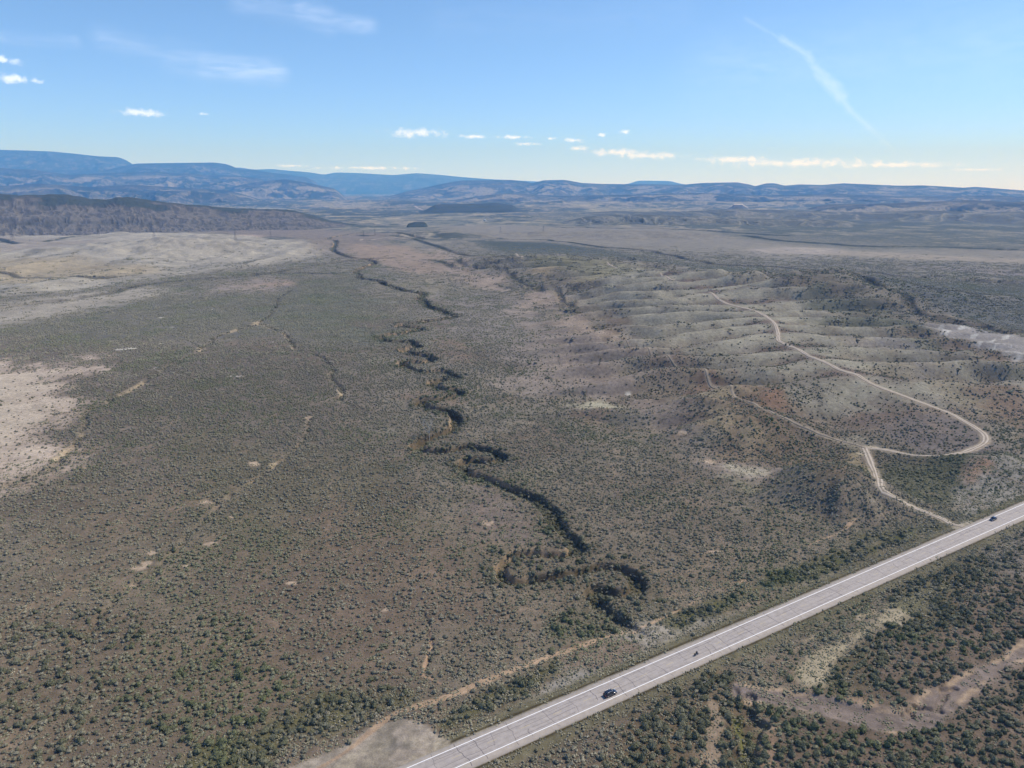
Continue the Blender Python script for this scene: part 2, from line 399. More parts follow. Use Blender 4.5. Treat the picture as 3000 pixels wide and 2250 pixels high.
# far valley mosaic
fm = sst(RR, 2600, 4000)
paint(sst(fbm(X, Y*.5, 420, 5, 121), .05, .28)*fm, (150,144,122), .2, k=.8)
paint(sst(fbm(X, Y*.5, 600, 5, 131), .1, .3)*fm, (84,92,80), .8, k=.85)
paint(sst(fbm(X, Y*.6, 200, 4, 141), .3, .5)*fm, (176,164,140), .05, k=.7)
paint(sst(RR, 7500, 9500), (98,104,96), .6, k=.8)
paint(sst(fbm(X, Y, 1100, 5, 151), -.02, .22)*sst(RR, 6500, 8500), (62,72,62), .9, k=.85)
paint(sst(fbm(X, Y, 900, 5, 161), .15, .3)*sst(RR, 6500, 8500), (150,142,120), .1, k=.8)
for sc_, sd_, lo_, c_, cv_, k_ in ((160, 401, .12, (84,88,78), .9, .7), (120, 411, .18, (158,148,130), .1, .6), (60, 421, .22, (78,80,72), .9, .6), (55, 431, .26, (172,162,142), .05, .6)):
    paint(sst(fbm(X*.7, Y*.55, sc_, 5, sd_, .6), lo_, lo_+.12)*sst(RR, 1700, 3000), c_, cv_, k=k_)
# plains
paint(poly([(-60,900),(420,840),(700,815),(1000,815),(1110,900),(1100,1000),(900,1060),(500,1010),(0,1040),(-60,1040)], .05, .1), (114,110,100), .82, None, .35)
paint(poly([(850,820),(1040,815),(1150,900),(1090,980),(900,990),(760,930)], .04, .08), (104,106,90), .85, None, .8, .8)
paint(poly([(-60,1000),(300,1000),(800,1000),(1100,1100),(1150,1400),(900,1500),(300,1450),(-60,1450)], .08, .1), (116,106,96), .85, None, .3)
paint(poly([(520,1300),(950,1330),(1150,1400),(1250,1450),(1150,1650),(800,1650),(560,1560)], .06, .1), (108,100,82), .72, None, .9, .8)
paint(poly([(200,1380),(560,1480),(500,1750),(100,1800),(-60,1650)], .06, .1), (114,103,88), .55, None, .3, .7)
paint(poly([(950,1520),(1350,1600),(1400,1800),(1100,2000),(700,1950),(800,1700)], .06, .1), (116,101,88), .62, None, .4, .8)
paint(poly([(1240,860),(1420,850),(1560,900),(1720,1000),(1700,1120),(1560,1080),(1400,980),(1300,930)], .05, .08), (132,124,117), .62, None, .2)
paint(poly([(1480,1430),(1620,1560),(1560,1590),(1400,1560),(1330,1480),(1380,1420)], .04, .08), (124,112,104), .42, None, .2)
paint(poly([(1280,730),(1340,760),(1450,830),(1600,870),(1760,950),(1870,1060),(1830,1090),(1700,1010),(1560,880),(1400,840),(1260,800)], .03, .05), (152,138,126), .18)
paint(poly([(1600,960),(1760,1010),(1800,1090),(1900,1180),(1720,1220),(1560,1100)], .05, .1), (138,127,118), .2, None, .1)
paint(poly([(1640,1180),(1760,1170),(1860,1190),(1820,1215),(1700,1215)], .015, .02), (176,170,150), .15, None, .1)
paint(poly([(1790,1120),(2000,1200),(2080,1300),(2140,1330),(2250,1340),(2360,1370),(2280,1440),(2120,1420),(2000,1320),(1800,1240)], .05, .08), (138,126,117), .12, None, .05)
paint(poly([(1700,1300),(2050,1420),(2250,1560),(2200,1620),(1900,1560),(1700,1430)], .06, .1), (118,108,96), .72, None, .5)
# pale badlands, left
paint(poly([(-80,690),(200,684),(600,684),(820,700),(950,735),(930,765),(760,790),(560,810),(360,830),(160,855),(-80,880)], .03, .06), (168,161,149), .06)
bl_ = poly([(-80,690),(200,684),(600,684),(820,700),(950,735),(930,765),(760,790),(560,810),(360,830),(160,855),(-80,880)], .03, .06)
ln_ = np.clip(1-np.abs(fbm(X*.8, Y*.35, 150, 3, 451))*16, 0, 1)*sst(fbm(X, Y, 300, 3, 455), -.2, .2)
paint((bl_*ln_).astype(np.float32), (196,190,174), 0, k=.75)
ln_ = np.clip(1-np.abs(fbm(X*.8, Y*.4, 130, 4, 461)-.1)*18, 0, 1)
paint((bl_*ln_).astype(np.float32), (122,118,108), .5, k=.55)
paint((bl_*sst(fbm(X, Y*.6, 90, 4, 465), .1, .35)).astype(np.float32), (138,132,120), .3, k=.6)
paint(poly([(-80,770),(200,772),(420,790),(520,800),(300,812),(100,825),(-80,830)], .03, .06), (164,150,124), .08, k=.75)
paint(poly([(-80,695),(150,700),(330,708),(180,725),(-80,735)], .03, .06), (150,140,130), .3, k=.7)
paint(poly([(650,690),(760,684),(800,690),(760,697),(660,699)], .02, .02), (200,178,160), 0)
paint(poly([(480,670),(900,672),(1150,690),(1130,740),(1010,760),(950,720),(700,690)], .04, .06), (132,122,112), .35)
paint(poly([(-80,890),(200,862),(420,838),(500,845),(300,880),(100,925),(-80,950)], .03, .05), (158,150,138), .15)
paint(poly([(620,820),(820,800),(900,815),(800,850),(640,850)], .03, .05), (146,134,124), .25)
paint(poly([(740,835),(830,812),(900,820),(860,835)], .02, .03), (168,146,130), .1, k=.7)
# pale clearing at the left edge
paint(poly([(-120,1060),(120,1080),(240,1120),(280,1170),(230,1240),(140,1300),(40,1370),(-120,1440)], .08, .1), (178,161,148), .22, None, .1)
paint(poly([(-120,1090),(60,1110),(140,1160),(110,1230),(0,1290),(-120,1300)], .06, .08), (190,176,160), .06, k=.9)
# pinkish terrace
paint(poly([(1020,735),(1060,720),(1180,722),(1270,748),(1330,790),(1300,830),(1200,815),(1130,800),(1090,765)], .02, .03), (150,134,119), .1)
paint(poly([(1150,790),(1300,800),(1360,850),(1220,880),(1120,850)], .03, .05), (136,128,112), .35, k=.8)
# right: belts below the far river
paint(poly([(1400,705),(1600,712),(1800,735),(2000,770),(2200,790),(2500,805),(2700,820),(3100,850),(3100,880),(2600,850),(2200,805),(1900,775),(1500,745)], .03, .03), (100,102,94), .9, None, .3)
paint(poly([(1300,660),(1900,665),(2200,685),(2500,700),(2700,725),(3100,735),(3100,760),(2600,755),(2300,760),(2000,745),(1700,715),(1400,700)], .04, .05), (136,130,119), .35)
paint(poly([(2150,640),(2600,640),(3100,640),(3100,738),(2700,728),(2350,715),(2150,690)], .03, .06), (102,104,92), .8, None, .3, .5)
paint(poly([(2250,735),(2600,742),(2800,750),(3100,760),(3100,778),(2800,762),(2500,748)], .02, .03), (152,142,128), .15)
paint(poly([(2150,730),(2300,722),(2400,728),(2380,742),(2200,748)], .02, .03), (165,155,146), .1, k=.8)
paint(poly([(2450,850),(2700,865),(3100,890),(3100,1010),(2900,960),(2700,925),(2550,880)], .03, .05), (104,104,100), .9, None, .3)
paint(poly([(2600,775),(2850,782),(3100,800),(3100,820),(2800,800)], .03, .05), (132,124,118), .45)
# the spurred ridge and slopes beyond
ridge_m = poly([(1650,790),(1900,800),(2150,850),(2350,900),(2550,960),(2800,1060),(3100,1160),(3100,1260),(2850,1240),(2600,1280),(2350,1230),(2150,1120),(1950,1040),(1800,930)], .05, .06)
paint(ridge_m, (136,129,117), .22, None, .1)
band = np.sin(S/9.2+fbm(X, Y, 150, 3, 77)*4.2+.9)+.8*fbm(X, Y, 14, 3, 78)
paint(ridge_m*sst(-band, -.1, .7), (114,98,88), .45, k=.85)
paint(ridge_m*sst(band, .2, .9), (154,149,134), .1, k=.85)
paint(poly([(2300,860),(2550,900),(2700,960),(2900,1060),(3100,1130),(3100,1180),(2800,1070),(2550,980),(2350,900)], .04, .07), (106,106,92), .72, None, .45, .9)
paint(poly([(2450,1000),(2700,1080),(2950,1200),(3100,1250),(3100,1290),(2900,1250),(2640,1120)], .03, .06), (134,122,102), .35, k=.6)
paint(poly([(1480,760),(1700,780),(1850,800),(1950,850),(1800,860),(1650,830),(1500,800)], .03, .06), (126,122,98), .5, None, .5, .8)
paint(poly([(1540,815),(1600,808),(1650,820),(1600,832)], .02, .02), (170,152,124), .05, k=.8)
paint(poly([(1670,850),(1760,820),(1800,835),(1740,865)], .02, .02), (156,146,116), .1, k=.7)
# playa with salt
playa = poly([(2700,955),(2770,945),(2900,962),(3100,1000),(3100,1090),(2950,1060),(2800,1010),(2710,980)], .015, .02)
paint(playa, (150,144,140), .05)
salt = sst(fbm(X*.7+Y*.7, (Y-X)*2.2, 26, 4, 201), .12, .3)
paint(playa*salt, (205,203,200), 0, k=.75)
paint(poly([(2560,1020),(2800,1060),(2900,1110),(2800,1120),(2600,1060)], .03, .06), (136,130,126), .25, k=.7)
paint(poly([(2880,1125),(3100,1130),(3100,1160),(2930,1150)], .02, .03), (150,146,142), .1, k=.6)
# knobs
paint(poly(blob(2190,1262,160,78), .03, .04), (112,98,84), .75, .12, .2)
paint(poly(blob(2120,1275,75,38), .03, .04), (152,138,114), .25, 0, .1)
paint(poly(blob(2240,1240,50,30), .03, .04), (128,102,86), .18, 0, .1, .9)
paint(poly(blob(2060,1180,90,40), .03, .05), (146,136,114), .2, 0, .1, .8)
paint(poly(blob(2060,1165,60,20), .03, .05), (116,94,82), .3, 0, .1, .8)
paint(poly(blob(2450,1430,130,92), .03, .04), (110,98,84), .8, .15, .2)
paint(poly(blob(2460,1450,62,52), .03, .05), (134,116,96), .4, 0, .1)
paint(poly(blob(2340,1440,48,26), .03, .05), (118,92,80), .5, 0, .1, .8)
paint(poly([(2125,1400),(2210,1420),(2260,1460),(2200,1470),(2140,1440)], .02, .03), (150,146,122), .25, 0, .2, .9)
paint(poly([(2150,1370),(2230,1385),(2200,1395)], .015, .02), (176,168,150), .05, k=.8)
paint(poly([(2490,1330),(2520,1330),(2540,1370),(2550,1420),(2530,1430),(2510,1390)], .01, .02), (150,136,112), .1)
paint(poly([(2560,1330),(2700,1350),(2850,1350),(2860,1420),(2840,1490),(2760,1500),(2640,1450),(2580,1400)], .03, .04), (100,98,80), .8, .05, .7)
paint(poly([(2600,1270),(2780,1240),(2860,1270),(2840,1300),(2740,1320),(2620,1300)], .03, .05), (112,104,100), .4, 0, .2)
paint(poly([(2835,1400),(2880,1380),(3100,1330),(3100,1480),(2860,1500),(2835,1490)], .012, .02), (142,136,128), .3, 0, .3)
paint(poly([(2835,1400),(2890,1385),(2900,1400),(2860,1425),(2838,1425)], .01, .02), (150,124,106), .15)
paint(poly([(2900,1150),(3100,1200),(3100,1300),(2960,1260)], .03, .05), (124,102,88), .45, 0, .2, .7)
# arroyo floor, gully vegetation, and scarp shade painted into the far gullies
paint(ar_near, (112,102,86), .95, .55, .5, .8)
paint(sst(ar_m, .05, .3), (112,99,80), .7, .35, .5)
paint(sst(ar_m, .85, 1), (98,94,70), .9, .6, .8, .8)
tan = sst(fbm(X, Y, 20, 3, 211), -.05, .2)*(ar_m > .02)*(ar_m < .8)
paint(tan.astype(np.float32), (164,142,117), .12, .08, k=.9)
paint(gully_m*(1-sst(RR, 1000, 1300)), (120,111,97), .9, .22, .4, .55)
paint(gully_m*sst(RR, 1000, 1300), (78,76,68), .95, .3, .3, .8)  # dark tone stands in for shaded scarps, along with dense scrub
paint(sst(fbm(X, Y, 30, 3, 221), .25, .4)*gully_m*(1-sst(RR, 1000, 1400)), (176,160,136), .1, 0, k=.8)
# bleached pans
for q in [(355,1024,16,3),(388,1020,10,2.4),(455,1020,12,2.4),(472,1005,5,2),(560,1014,10,2.5),(595,1010,14,2.2),(625,1009,10,2.2),(636,1014,10,2),(575,1021,18,2),(560,1042,9,3.5),(468,1084,9,3),
          (458,1078,3,4),(575,1058,12,1.6),(585,1075,6,2),(526,1084,3,3),(500,1122,14,2),(690,1103,12,1.6),(842,997,8,2.2),(800,1002,7,2),(472,930,8,2),(505,958,4,1.6),(622,905,5,1.6),(744,1361,8,5),(800,1385,12,3),
          (605,1472,11,3),(680,1515,3,6),(287,1290,4,5),(250,1322,7,2),(245,1375,9,3),(468,1708,14,4),(427,1648,10,3),(450,1620,10,4),(405,1665,5,4),(372,1712,14,6),(535,1655,13,3),(140,1908,20,8),(148,1884,7,6),(170,1868,12,2),
          (640,1862,24,7),(315,1835,8,8),(410,1852,18,3),(616,2022,5,8),(312,2020,17,6),(372,1798,12,3),(620,1590,14,4),(860,1708,7,4),(5,2216,9,9),(1130,1783,4,3),(1425,1532,5,3),(905,1225,4,2),(1060,1770,0.1,.1),
          (2035,1305,8,3),(2075,1352,8,3),(2100,1378,8,2),(1870,1165,6,3),(1840,1158,6,2),(1900,1255,8,2),(1935,1355,9,2),(2100,1615,14,3),(2000,1290,9,2.5)]:
    c = q[0]; 
    if q[2] < 1: continue
    paint(poly(blob(q[0], q[1], q[2]*.9, q[3]*.62), .003, .007), (186,166,146) if q[1] > 1180 else (198,192,182), .02, 0, 0, .9)
# tan cattle trails and washed soil, lower left
tr = 1-np.abs(fbm(X, Y, 26, 3, 231))*9
tr = np.clip(tr, 0, 1)*sst(fbm(X, Y, 60, 2, 235), -.1, .25)
paint((tr*poly([(-60,1830),(400,1780),(700,1750),(1000,1850),(1100,2000),(900,2180),(400,2330),(-60,2330)], .05, .1)).astype(np.float32), (168,145,122), .1, .02, 0, .9)
paint((np.clip(1-np.abs(fbm(X, Y, 40, 3, 241))*14, 0, 1)*(1-sst(RR, 500, 900))).astype(np.float32), (150,128,110), .25, None, 0, .3)
paint(poly([(-60,1850),(300,1850),(700,1900),(1000,2000),(850,2200),(500,2320),(-60,2320)], .06, .1), (116,102,87), .97, .45, .35, .8)
# roadside
paint(poly([(560,2160),(800,2080),(1000,2020),(1200,2060),(1000,2160),(880,2180),(780,2260),(640,2330),(400,2330)], .03, .06), (100,96,70), .9, .9, .9)
paint(poly([(1260,2120),(1420,2030),(1560,1960),(1660,1930),(1640,1970),(1560,2030),(1440,2080),(1330,2130),(1290,2150)], .012, .02), (96,92,66), .9, .95, .9)
paint(poly([(1680,1800),(1800,1760),(1960,1760),(1960,1880),(1900,1900),(1700,1920),(1600,1900)], .03, .04), (110,102,86), .85, .5, .4, .8)
paint(poly([(1980,1820),(2150,1730),(2330,1660),(2500,1600),(2620,1560),(2700,1570),(2560,1640),(2350,1700),(2150,1780),(2000,1850)], .015, .02), (92,92,62), .85, .8, 1.)
paint(poly([(2450,1590),(2620,1520),(2780,1540),(2700,1590),(2600,1600)], .015, .03), (88,90,58), .6, .3, 1., .9)
paint(poly([(1320,2160),(1450,2090),(1600,2000),(1720,1950),(1780,1960),(1640,2040),(1480,2110),(1370,2170)], .01, .015), (154,148,140), .2, 0, .1, .9)
paint(poly([(1640,1960),(1900,1840),(1990,1860),(2180,1770),(2380,1700),(2560,1640),(2640,1630),(2400,1720),(2200,1810),(2000,1890),(1800,1975)], .01, .02), (152,144,134), .22, 0, .1, .9)
paint(poly([(1650,1900),(1800,1890),(1850,1900),(1760,1950),(1660,1960)], .01, .02), (130,112,98), .4, .1, .1, .8)
# bottom right
paint(poly([(1640,2330),(1560,2250),(1780,2110),(1980,2010),(2080,1960),(2200,2000),(2260,2100),(2280,2330)], .03, .05), (112,98,80), .6, .85, .6)
paint(poly([(2250,1960),(2400,1890),(2560,1780),(2680,1740),(2960,1610),(3100,1640),(3100,1900),(2900,1980),(2700,2080),(2500,2060),(2350,2040)], .03, .04), (114,100,88), .65, .55, .4)
paint(poly([(2340,1970),(2480,1860),(2620,1750),(2680,1650),(2900,1600),(2950,1630),(2780,1740),(2700,1860),(2600,1960),(2450,2010)], .02, .03), (98,90,70), .85, .95, .7)
paint(poly([(2860,1610),(3100,1560),(3100,1720),(2950,1700)], .03, .04), (124,116,108), .7, .25, .2)
paint(poly([(2330,1960),(2380,1900),(2480,1840),(2600,1770),(2660,1790),(2650,1830),(2560,1880),(2480,1930),(2400,2000),(2350,2010)], .01, .015), (166,154,132), .08, .02, .1)
paint(poly([(2600,1770),(2700,1720),(2780,1700),(2740,1740),(2660,1790)], .01, .015), (118,114,90), .3, .1, .9, .8)
paint(poly([(2200,2020),(2350,2030),(2500,2070),(2640,2085),(2740,2040),(2860,1970),(3100,1880),(3100,1930),(2900,2010),(2780,2090),(2680,2130),(2560,2120),(2400,2075),(2280,2060)], .01, .015), (138,122,112), .1, 0, .05)
paint(poly([(2500,2050),(2560,2055),(2560,2070),(2510,2068)], .006, .01), (168,144,122), .1, .05, 0, .8)
paint(poly([(2640,2055),(2720,2050),(2800,1990),(2830,1970),(2800,2010),(2740,2060),(2680,2075)], .006, .012), (160,138,120), .1, .08, 0, .7)
paint(poly([(2260,2080),(2500,2110),(2640,2150),(2800,2130),(3000,2000),(3100,1960),(3100,2330),(2200,2330)], .03, .05), (112,98,86), .7, .75, .35)
paint(poly([(2080,2110),(2110,2120),(2120,2250),(2130,2330),(2040,2330),(2020,2250),(2050,2150)], .01, .02), (150,130,110), .3, .3, 0, .8)
paint(poly([(2230,2160),(2270,2110),(2290,2120),(2270,2200),(2290,2330),(2240,2330)], .006, .012), (150,126,108), .2, .3, 0, .7)
paint(poly([(2140,2080),(2170,2100),(2190,2170),(2210,2260),(2190,2330),(2170,2200)], .006, .01), (112,110,66), .5, .1, 1.)
# the bare wash curving through the lower right, and the washed strip below the culvert
Dw_, Sw_ = pdist(smooth_line(W([(2170,2020),(2230,2035),(2330,2048),(2440,2075),(2540,2100),(2640,2112),(2700,2095),(2760,2050),(2830,1998),(2900,1960),(3010,1900),(3120,1840)]), 5), 16)
ww_ = 3.6+1.6*np.sin(Sw_/23)+1.5*nw3
paint((sst(Dw_, ww_+1.4, ww_-.6)*(Dw_ < 15)).astype(np.float32), (130,117,110), 0, 0, 0)
paint((sst(Dw_, ww_+2.2, ww_)*(1-sst(Dw_, ww_, ww_-1.5))*(Dw_ < 15)*sst(fbm(X, Y, 12, 3, 501), 0, .25)).astype(np.float32), (172,150,128), 0, 0, 0, .9)
Dv_, Sv_ = pdist(smooth_line(W([(2085,2060),(2100,2110),(2085,2160),(2095,2220),(2080,2330)]), 5), 9)
paint((sst(Dv_, 2.6+1.5*nw3, 1.)*(Dv_ < 8)).astype(np.float32), (152,134,116), .1, .12, 0, .9)
# the two verges
va = np.abs(ht)
ng = fbm(X, Y, 14, 3, 251)
paint(((1-sst(va, 8.8, 13+3*ng))*(1-sst(RR, 900, 1200))).astype(np.float32), (112,106,86), .1, 0, .8)
paint(((1-sst(va, 6.6, 7.6+.8*ng))).astype(np.float32), (74,66,46), 0, 0, .8)
paint(((1-sst(va, 5.9, 6.5)))*1., (150,142,130), 0, 0, 0)
# gravel turnout
pull = poly([(560,2400),(760,2270),(930,2215),(1020,2172),(1060,2140),(1120,2120),(1170,2105),(1240,2110),(1290,2145),(1320,2165),(1320,2180),(1250,2215),(1180,2260),(1100,2330)], .006, .008)
paint(pull, (162,150,138), 0, 0, 0)
paint((pull*sst(fbm(X, Y, 7, 4, 471), -.1, .4)).astype(np.float32), (182,170,150), 0, 0, 0, .6)
paint((pull*sst(fbm(X, Y, 10, 4, 475), .05, .3)).astype(np.float32), (134,126,114), 0, 0, 0, .6)
paint(poly([(1050,2200),(1150,2150),(1220,2150),(1260,2170),(1210,2200),(1130,2225),(1080,2220)], .012, .03), (98,97,99), 0, 0, 0, .9)
# unpaved roads
DIRT = [
 ('dirt_road', [(2822,1541),(2790,1533),(2740,1512),(2690,1492),(2640,1468),(2600,1445),(2580,1425),(2565,1395),(2552,1360),(2540,1330),(2532,1312)], 4.0, 'pale gravel lane climbing from the highway to the fork'),
 ('dirt_road', [(2534,1313),(2550,1313),(2590,1318),(2640,1328),(2700,1336),(2750,1338),(2800,1330),(2850,1316),(2878,1302),(2888,1288),(2882,1272),(2855,1252),(2820,1232),(2780,1210),(2720,1188),(2640,1158),(2560,1128),(2480,1090),(2400,1055),(2340,1025),(2295,1006),(2280,996),(2279,975),(2270,950),(2250,932),(2220,915),(2180,903),(2140,893),(2110,880),(2078,856)], 4.2, 'long pale dirt road bending round and over the spurred ridge'),
 ('dirt_track', [(2532,1312),(2500,1302),(2440,1285),(2380,1262),(2300,1225),(2220,1190),(2150,1160),(2120,1145),(2080,1128),(2040,1108),(2000,1090),(1960,1072),(1900,1045),(1850,1022),(1800,1002),(1790,995)], 1.8, 'faint two-rut track running left from the fork'),
 ('dirt_track', [(1936,802),(1946,808),(1960,816),(1972,821)], 3.6, 'short pale stretch of track on the far hill crest'),
 ('dirt_track', [(1778,768),(1785,775),(1796,781),(1806,785)], 3.4, 'tiny pale stretch of track on a distant hilltop'),
 ('dirt_track', [(1512,743),(1518,750),(1530,755)], 4, 'tiny bright bend of track on a yellow-green hill'),
 ('dirt_track', [(1216,604),(1228,611),(1245,618),(1258,622)], 16, 'pale far road slanting beside the dark mesa'),
 ('dirt_track', [(1055,704),(1100,701),(1150,697),(1180,695)], 5, 'thin pale far track left of the river bend'),
 ('dirt_track', [(1660,646),(1720,650),(1800,655),(1900,662),(1960,668),(2050,672)], 9, 'thin pale road contouring along the river bluff'),
]
for nm_, pts_, wd_, lb_ in DIRT:
    P_ = smooth_line(G(pts_, pts_[0][1] < 820 and wd_ < 8), 4); Dd, _ = pdist(P_, wd_*3+6)
    paint((sst(Dd, wd_*.62+1.2+nw3, wd_*.45)*(Dd < wd_*3+5)).astype(np.float32), (176,162,144), 0, 0, 0, .8)
    paint((sst(Dd, wd_*.9+2, wd_*.6)*(Dd < wd_*3+5)).astype(np.float32), None, 0, 0)
paint(poly(G([(2518,1304),(2560,1308),(2575,1314),(2545,1320),(2538,1335),(2524,1330)]), .004, .006, True), (176,162,142), 0, 0, 0)
paint(poly(G([(2790,1526),(2830,1532),(2846,1532),(2806,1548),(2790,1545),(2806,1539)]), .004, .006, True), (168,158,142), 0, 0, 0)
# footpaths / fence-line tracks beside the road
track_px = [(900,2270),(1010,2205),(1090,2140),(1150,2095),(1230,2065),(1330,2035),(1420,1995),(1500,1965),(1580,1935),(1660,1907),(1760,1872),(1900,1830),(2010,1775),(2100,1735),(2200,1690),(2290,1640),(2380,1592),(2460,1560),(2520,1520)]
Dt, St = pdist(smooth_line(W(track_px), 4), 8)
tw = .35+.5*nw3+ (.8*np.exp(-((St-(np.hypot(*(W([(1420,1995)])[0]-W([(900,2270)])[0]))))/45.)**2))
brk = np.where(St < 150, 1, sst(fbm(X, Y, 18, 3, 261), -.3, .15)); paint((sst(Dt, tw+.8, tw-.2)*(Dt < 7)*brk).astype(np.float32), (176,150,126), .05, 0, 0, .85)
Dp, Sp = pdist(smooth_line(W([(1258,1840),(1262,1890),(1250,1930),(1238,1975),(1262,1988),(1290,2003)]), 4), 6)
paint((sst(Dp, 1.1+nw3, .1)*(Dp < 5)).astype(np.float32), (180,150,126), 0, 0, 0, .85)
Cc *= (1+.10*nw1+.07*nw2)[..., None]*np.array([.97, .965, .895], np.float32)

# ------------------------------------------------------------------ ground material and mesh
def ground_mat(name, speck=True, bump=.6):
    m = bpy.data.materials.new(name); m.use_nodes = True; n = NT(m.node_tree); b = n.n['Principled BSDF']
    pos = n.new('ShaderNodeNewGeometry').outputs['Position']
    col = n.new('ShaderNodeAttribute', attribute_name='soil').outputs['Color']
    spk = n.new('ShaderNodeAttribute', attribute_name='scrub').outputs['Fac']
    f1 = n.ramp(n.noise(pos, .35, 4, .6), .25, .75, .74, 1.26)
    f2 = n.ramp(n.noise(pos, .035, 5, .6), .25, .75, .82, 1.18)
    f3 = n.ramp(n.noise(pos, 2.2, 2, .6), .3, .7, .85, 1.15)
    f = n.m('MULTIPLY', n.m('MULTIPLY', f1, f2), f3)
    v = n.vm('SCALE', col, scale=f)
    if speck:
        th = n.m('SUBTRACT', .82, n.m('MULTIPLY', spk, .5))
        nz = n.m('ADD', n.m('MULTIPLY', n.noise(pos, .16, 3, .6), .6), n.m('MULTIPLY', n.noise(pos, .045, 2, .5), .4))
        mk = n.ramp(n.m('SUBTRACT', nz, th), -.05, .05)
        mk = n.m('MULTIPLY', mk, n.ramp(spk, 0, .06))
        v = n.mix(n.m('MULTIPLY', mk, .8), v, (*lin(66, 71, 60), 1))
    n.l.new(v, b.inputs['Base Color']); b.inputs['Roughness'].default_value = .95; b.inputs['Specular IOR Level'].default_value = .15
    bp = n.new('ShaderNodeBump'); bp.inputs['Strength'].default_value = bump; bp.inputs['Distance'].default_value = .25
    n.l.new(n.noise(pos, 1.1, 4, .65), bp.inputs['Height']); n.l.new(bp.outputs[0], b.inputs['Normal'])
    return m
GM = ground_mat('rangeland soil')
SC_FAR = 2300.0; SCRUB = True
idx = np.arange(NR*NA).reshape(NR, NA)
Fq = np.stack([idx[:-1, :-1], idx[:-1, 1:], idx[1:, 1:], idx[1:, :-1]], -1).reshape(-1, 4)
me = mesh_np('ground', np.stack([Xf, Yf, Hh.ravel()], -1), Fq, True)
col_attr(me, 'soil', Cc.reshape(-1, 3)); flt_attr(me, 'scrub', (cover*sst(RR, 1500, SC_FAR)).ravel())
tag(link_mesh('ground', me, GM), 'wide scrubby rangeland plain with arroyos and bare pale patches', 'ground', kind='structure')

# ------------------------------------------------------------------ far ridges, each a body of its own
RM = ground_mat('ridge rock and scrub', True, .3)
def make_ridge(name, crest, dist, wf, wb, label, cat, colf, gul=.25, gs=500, prof=1.0, ext=(0, 0), seed=0, nrow=60, step=.06, foot=-75, bench=None, tops=0., kind='structure'):
    pts = [(azel(*p)[0], math.tan(R(azel(*p)[1]))) for p in crest]
    a = np.array([p[0] for p in pts]); t = np.array([p[1] for p in pts])
    if ext[0]: a = np.concatenate([[a[0]-ext[0]], a]); t = np.concatenate([[t[0]], t])
    if ext[1]: a = np.concatenate([a, [a[-1]+ext[1]]]); t = np.concatenate([t, [t[-1]]])
    A = np.arange(a[0], a[-1]+.001, step); T = np.interp(A, a, t)
    kz = 3; T = np.convolve(np.pad(T, kz, 'edge'), np.ones(2*kz+1)/(2*kz+1), 'valid') if len(A) > 20 else T
    A = np.radians(A)
    dd = dist if not callable(dist) else dist(A)
    dd = np.broadcast_to(dd, A.shape)
    crest_z = CAM_H + T*dd
    na_ = len(A); tl = np.arange(na_)/max(1, na_*.16)
    if not ext[0]: crest_z = foot + (crest_z-foot)*sst(tl+.02, 0, 1)
    if not ext[1]: crest_z = foot + (crest_z-foot)*sst(tl[::-1]+.02, 0, 1)
    u = np.concatenate([np.linspace(-1, 0, nrow), np.linspace(0, 1, max(8, nrow//3))[1:]])      # -1 front foot .. 0 crest .. 1 back foot
    U, AA = np.meshgrid(u, A, indexing='ij'); Dm = np.broadcast_to(dd, AA.shape)
    rr = Dm + np.where(U < 0, U*wf, U*wb)
    x = rr*np.sin(AA); y = rr*np.cos(AA); s = AA*Dm
    v = 1-np.abs(U)
    g = ridged(s+fbm(x, y, gs*2.2, 3, seed+9)*gs*.9, U*wf*.3, gs, 6, seed)       # flutes run down the slope
    n2 = fbm(x, y, gs*1.6, 5, seed+4)
    p = v**prof
    if bench is not None: p = np.interp(v, bench[0], bench[1])
    env = v*(1-v)*4
    cz = np.broadcast_to(crest_z, AA.shape)
    z = foot + (cz-foot)*np.clip(p + env*gul*(g-.45) + env*gul*.5*n2, 0, None)
    z += tops*fbm(x, y, 60, 4, seed+33)*sst(v, .5, 1)
    nr, na = x.shape
    id_ = np.arange(nr*na).reshape(nr, na)
    f = np.stack([id_[:-1, :-1], id_[:-1, 1:], id_[1:, 1:], id_[1:, :-1]], -1).reshape(-1, 4)
    me = mesh_np(name, np.stack([x, y, z], -1).reshape(-1, 3), f, True)
    Cx, sx = colf(x, y, v, g, n2, s)
    col_attr(me, 'soil', np.clip(Cx, 0, 1).reshape(-1, 3)); flt_attr(me, 'scrub', sx.ravel())
    return tag(link_mesh(name, me, RM), label, cat, kind=kind)
def mixc(m, a, b): return a*(1-m[..., None]) + b*m[..., None]
def L(*c): return np.array(lin(*c))
def wooded(x, y, v, g, n2, s, dark=(44,50,44), mid=(84,82,74), pale=(140,132,114), pa=.25):
    c = np.ones(x.shape+(3,))*L(*mid)
    c = mixc(sst(fbm(x, y, 420, 6, 301, .62), -.12, .08), c, L(*dark))
    c = mixc(sst(fbm(x, y, 520, 6, 311, .6), pa-.08, pa)*(1-sst(v, .85, .97)), c, L(*pale))
    c = mixc(sst(fbm(x, y, 150, 4, 315, .6), .22, .3)*.6, c, L(*pale))
    c = mixc(sst(v, .8, 1)*.6, c, L(*dark))
    return c, np.ones_like(x)*.6
def farblue(x, y, v, g, n2, s): return wooded(x, y, v, g, n2, s, (44,50,46), (60,64,60), (110,106,96), .4)
def mesa_dark(x, y, v, g, n2, s):
    c = np.ones(x.shape+(3,))*L(46, 54, 48); c = mixc(sst(n2, .1, .4)*.5, c, L(84, 84, 74)); return c, np.ones_like(x)*.8
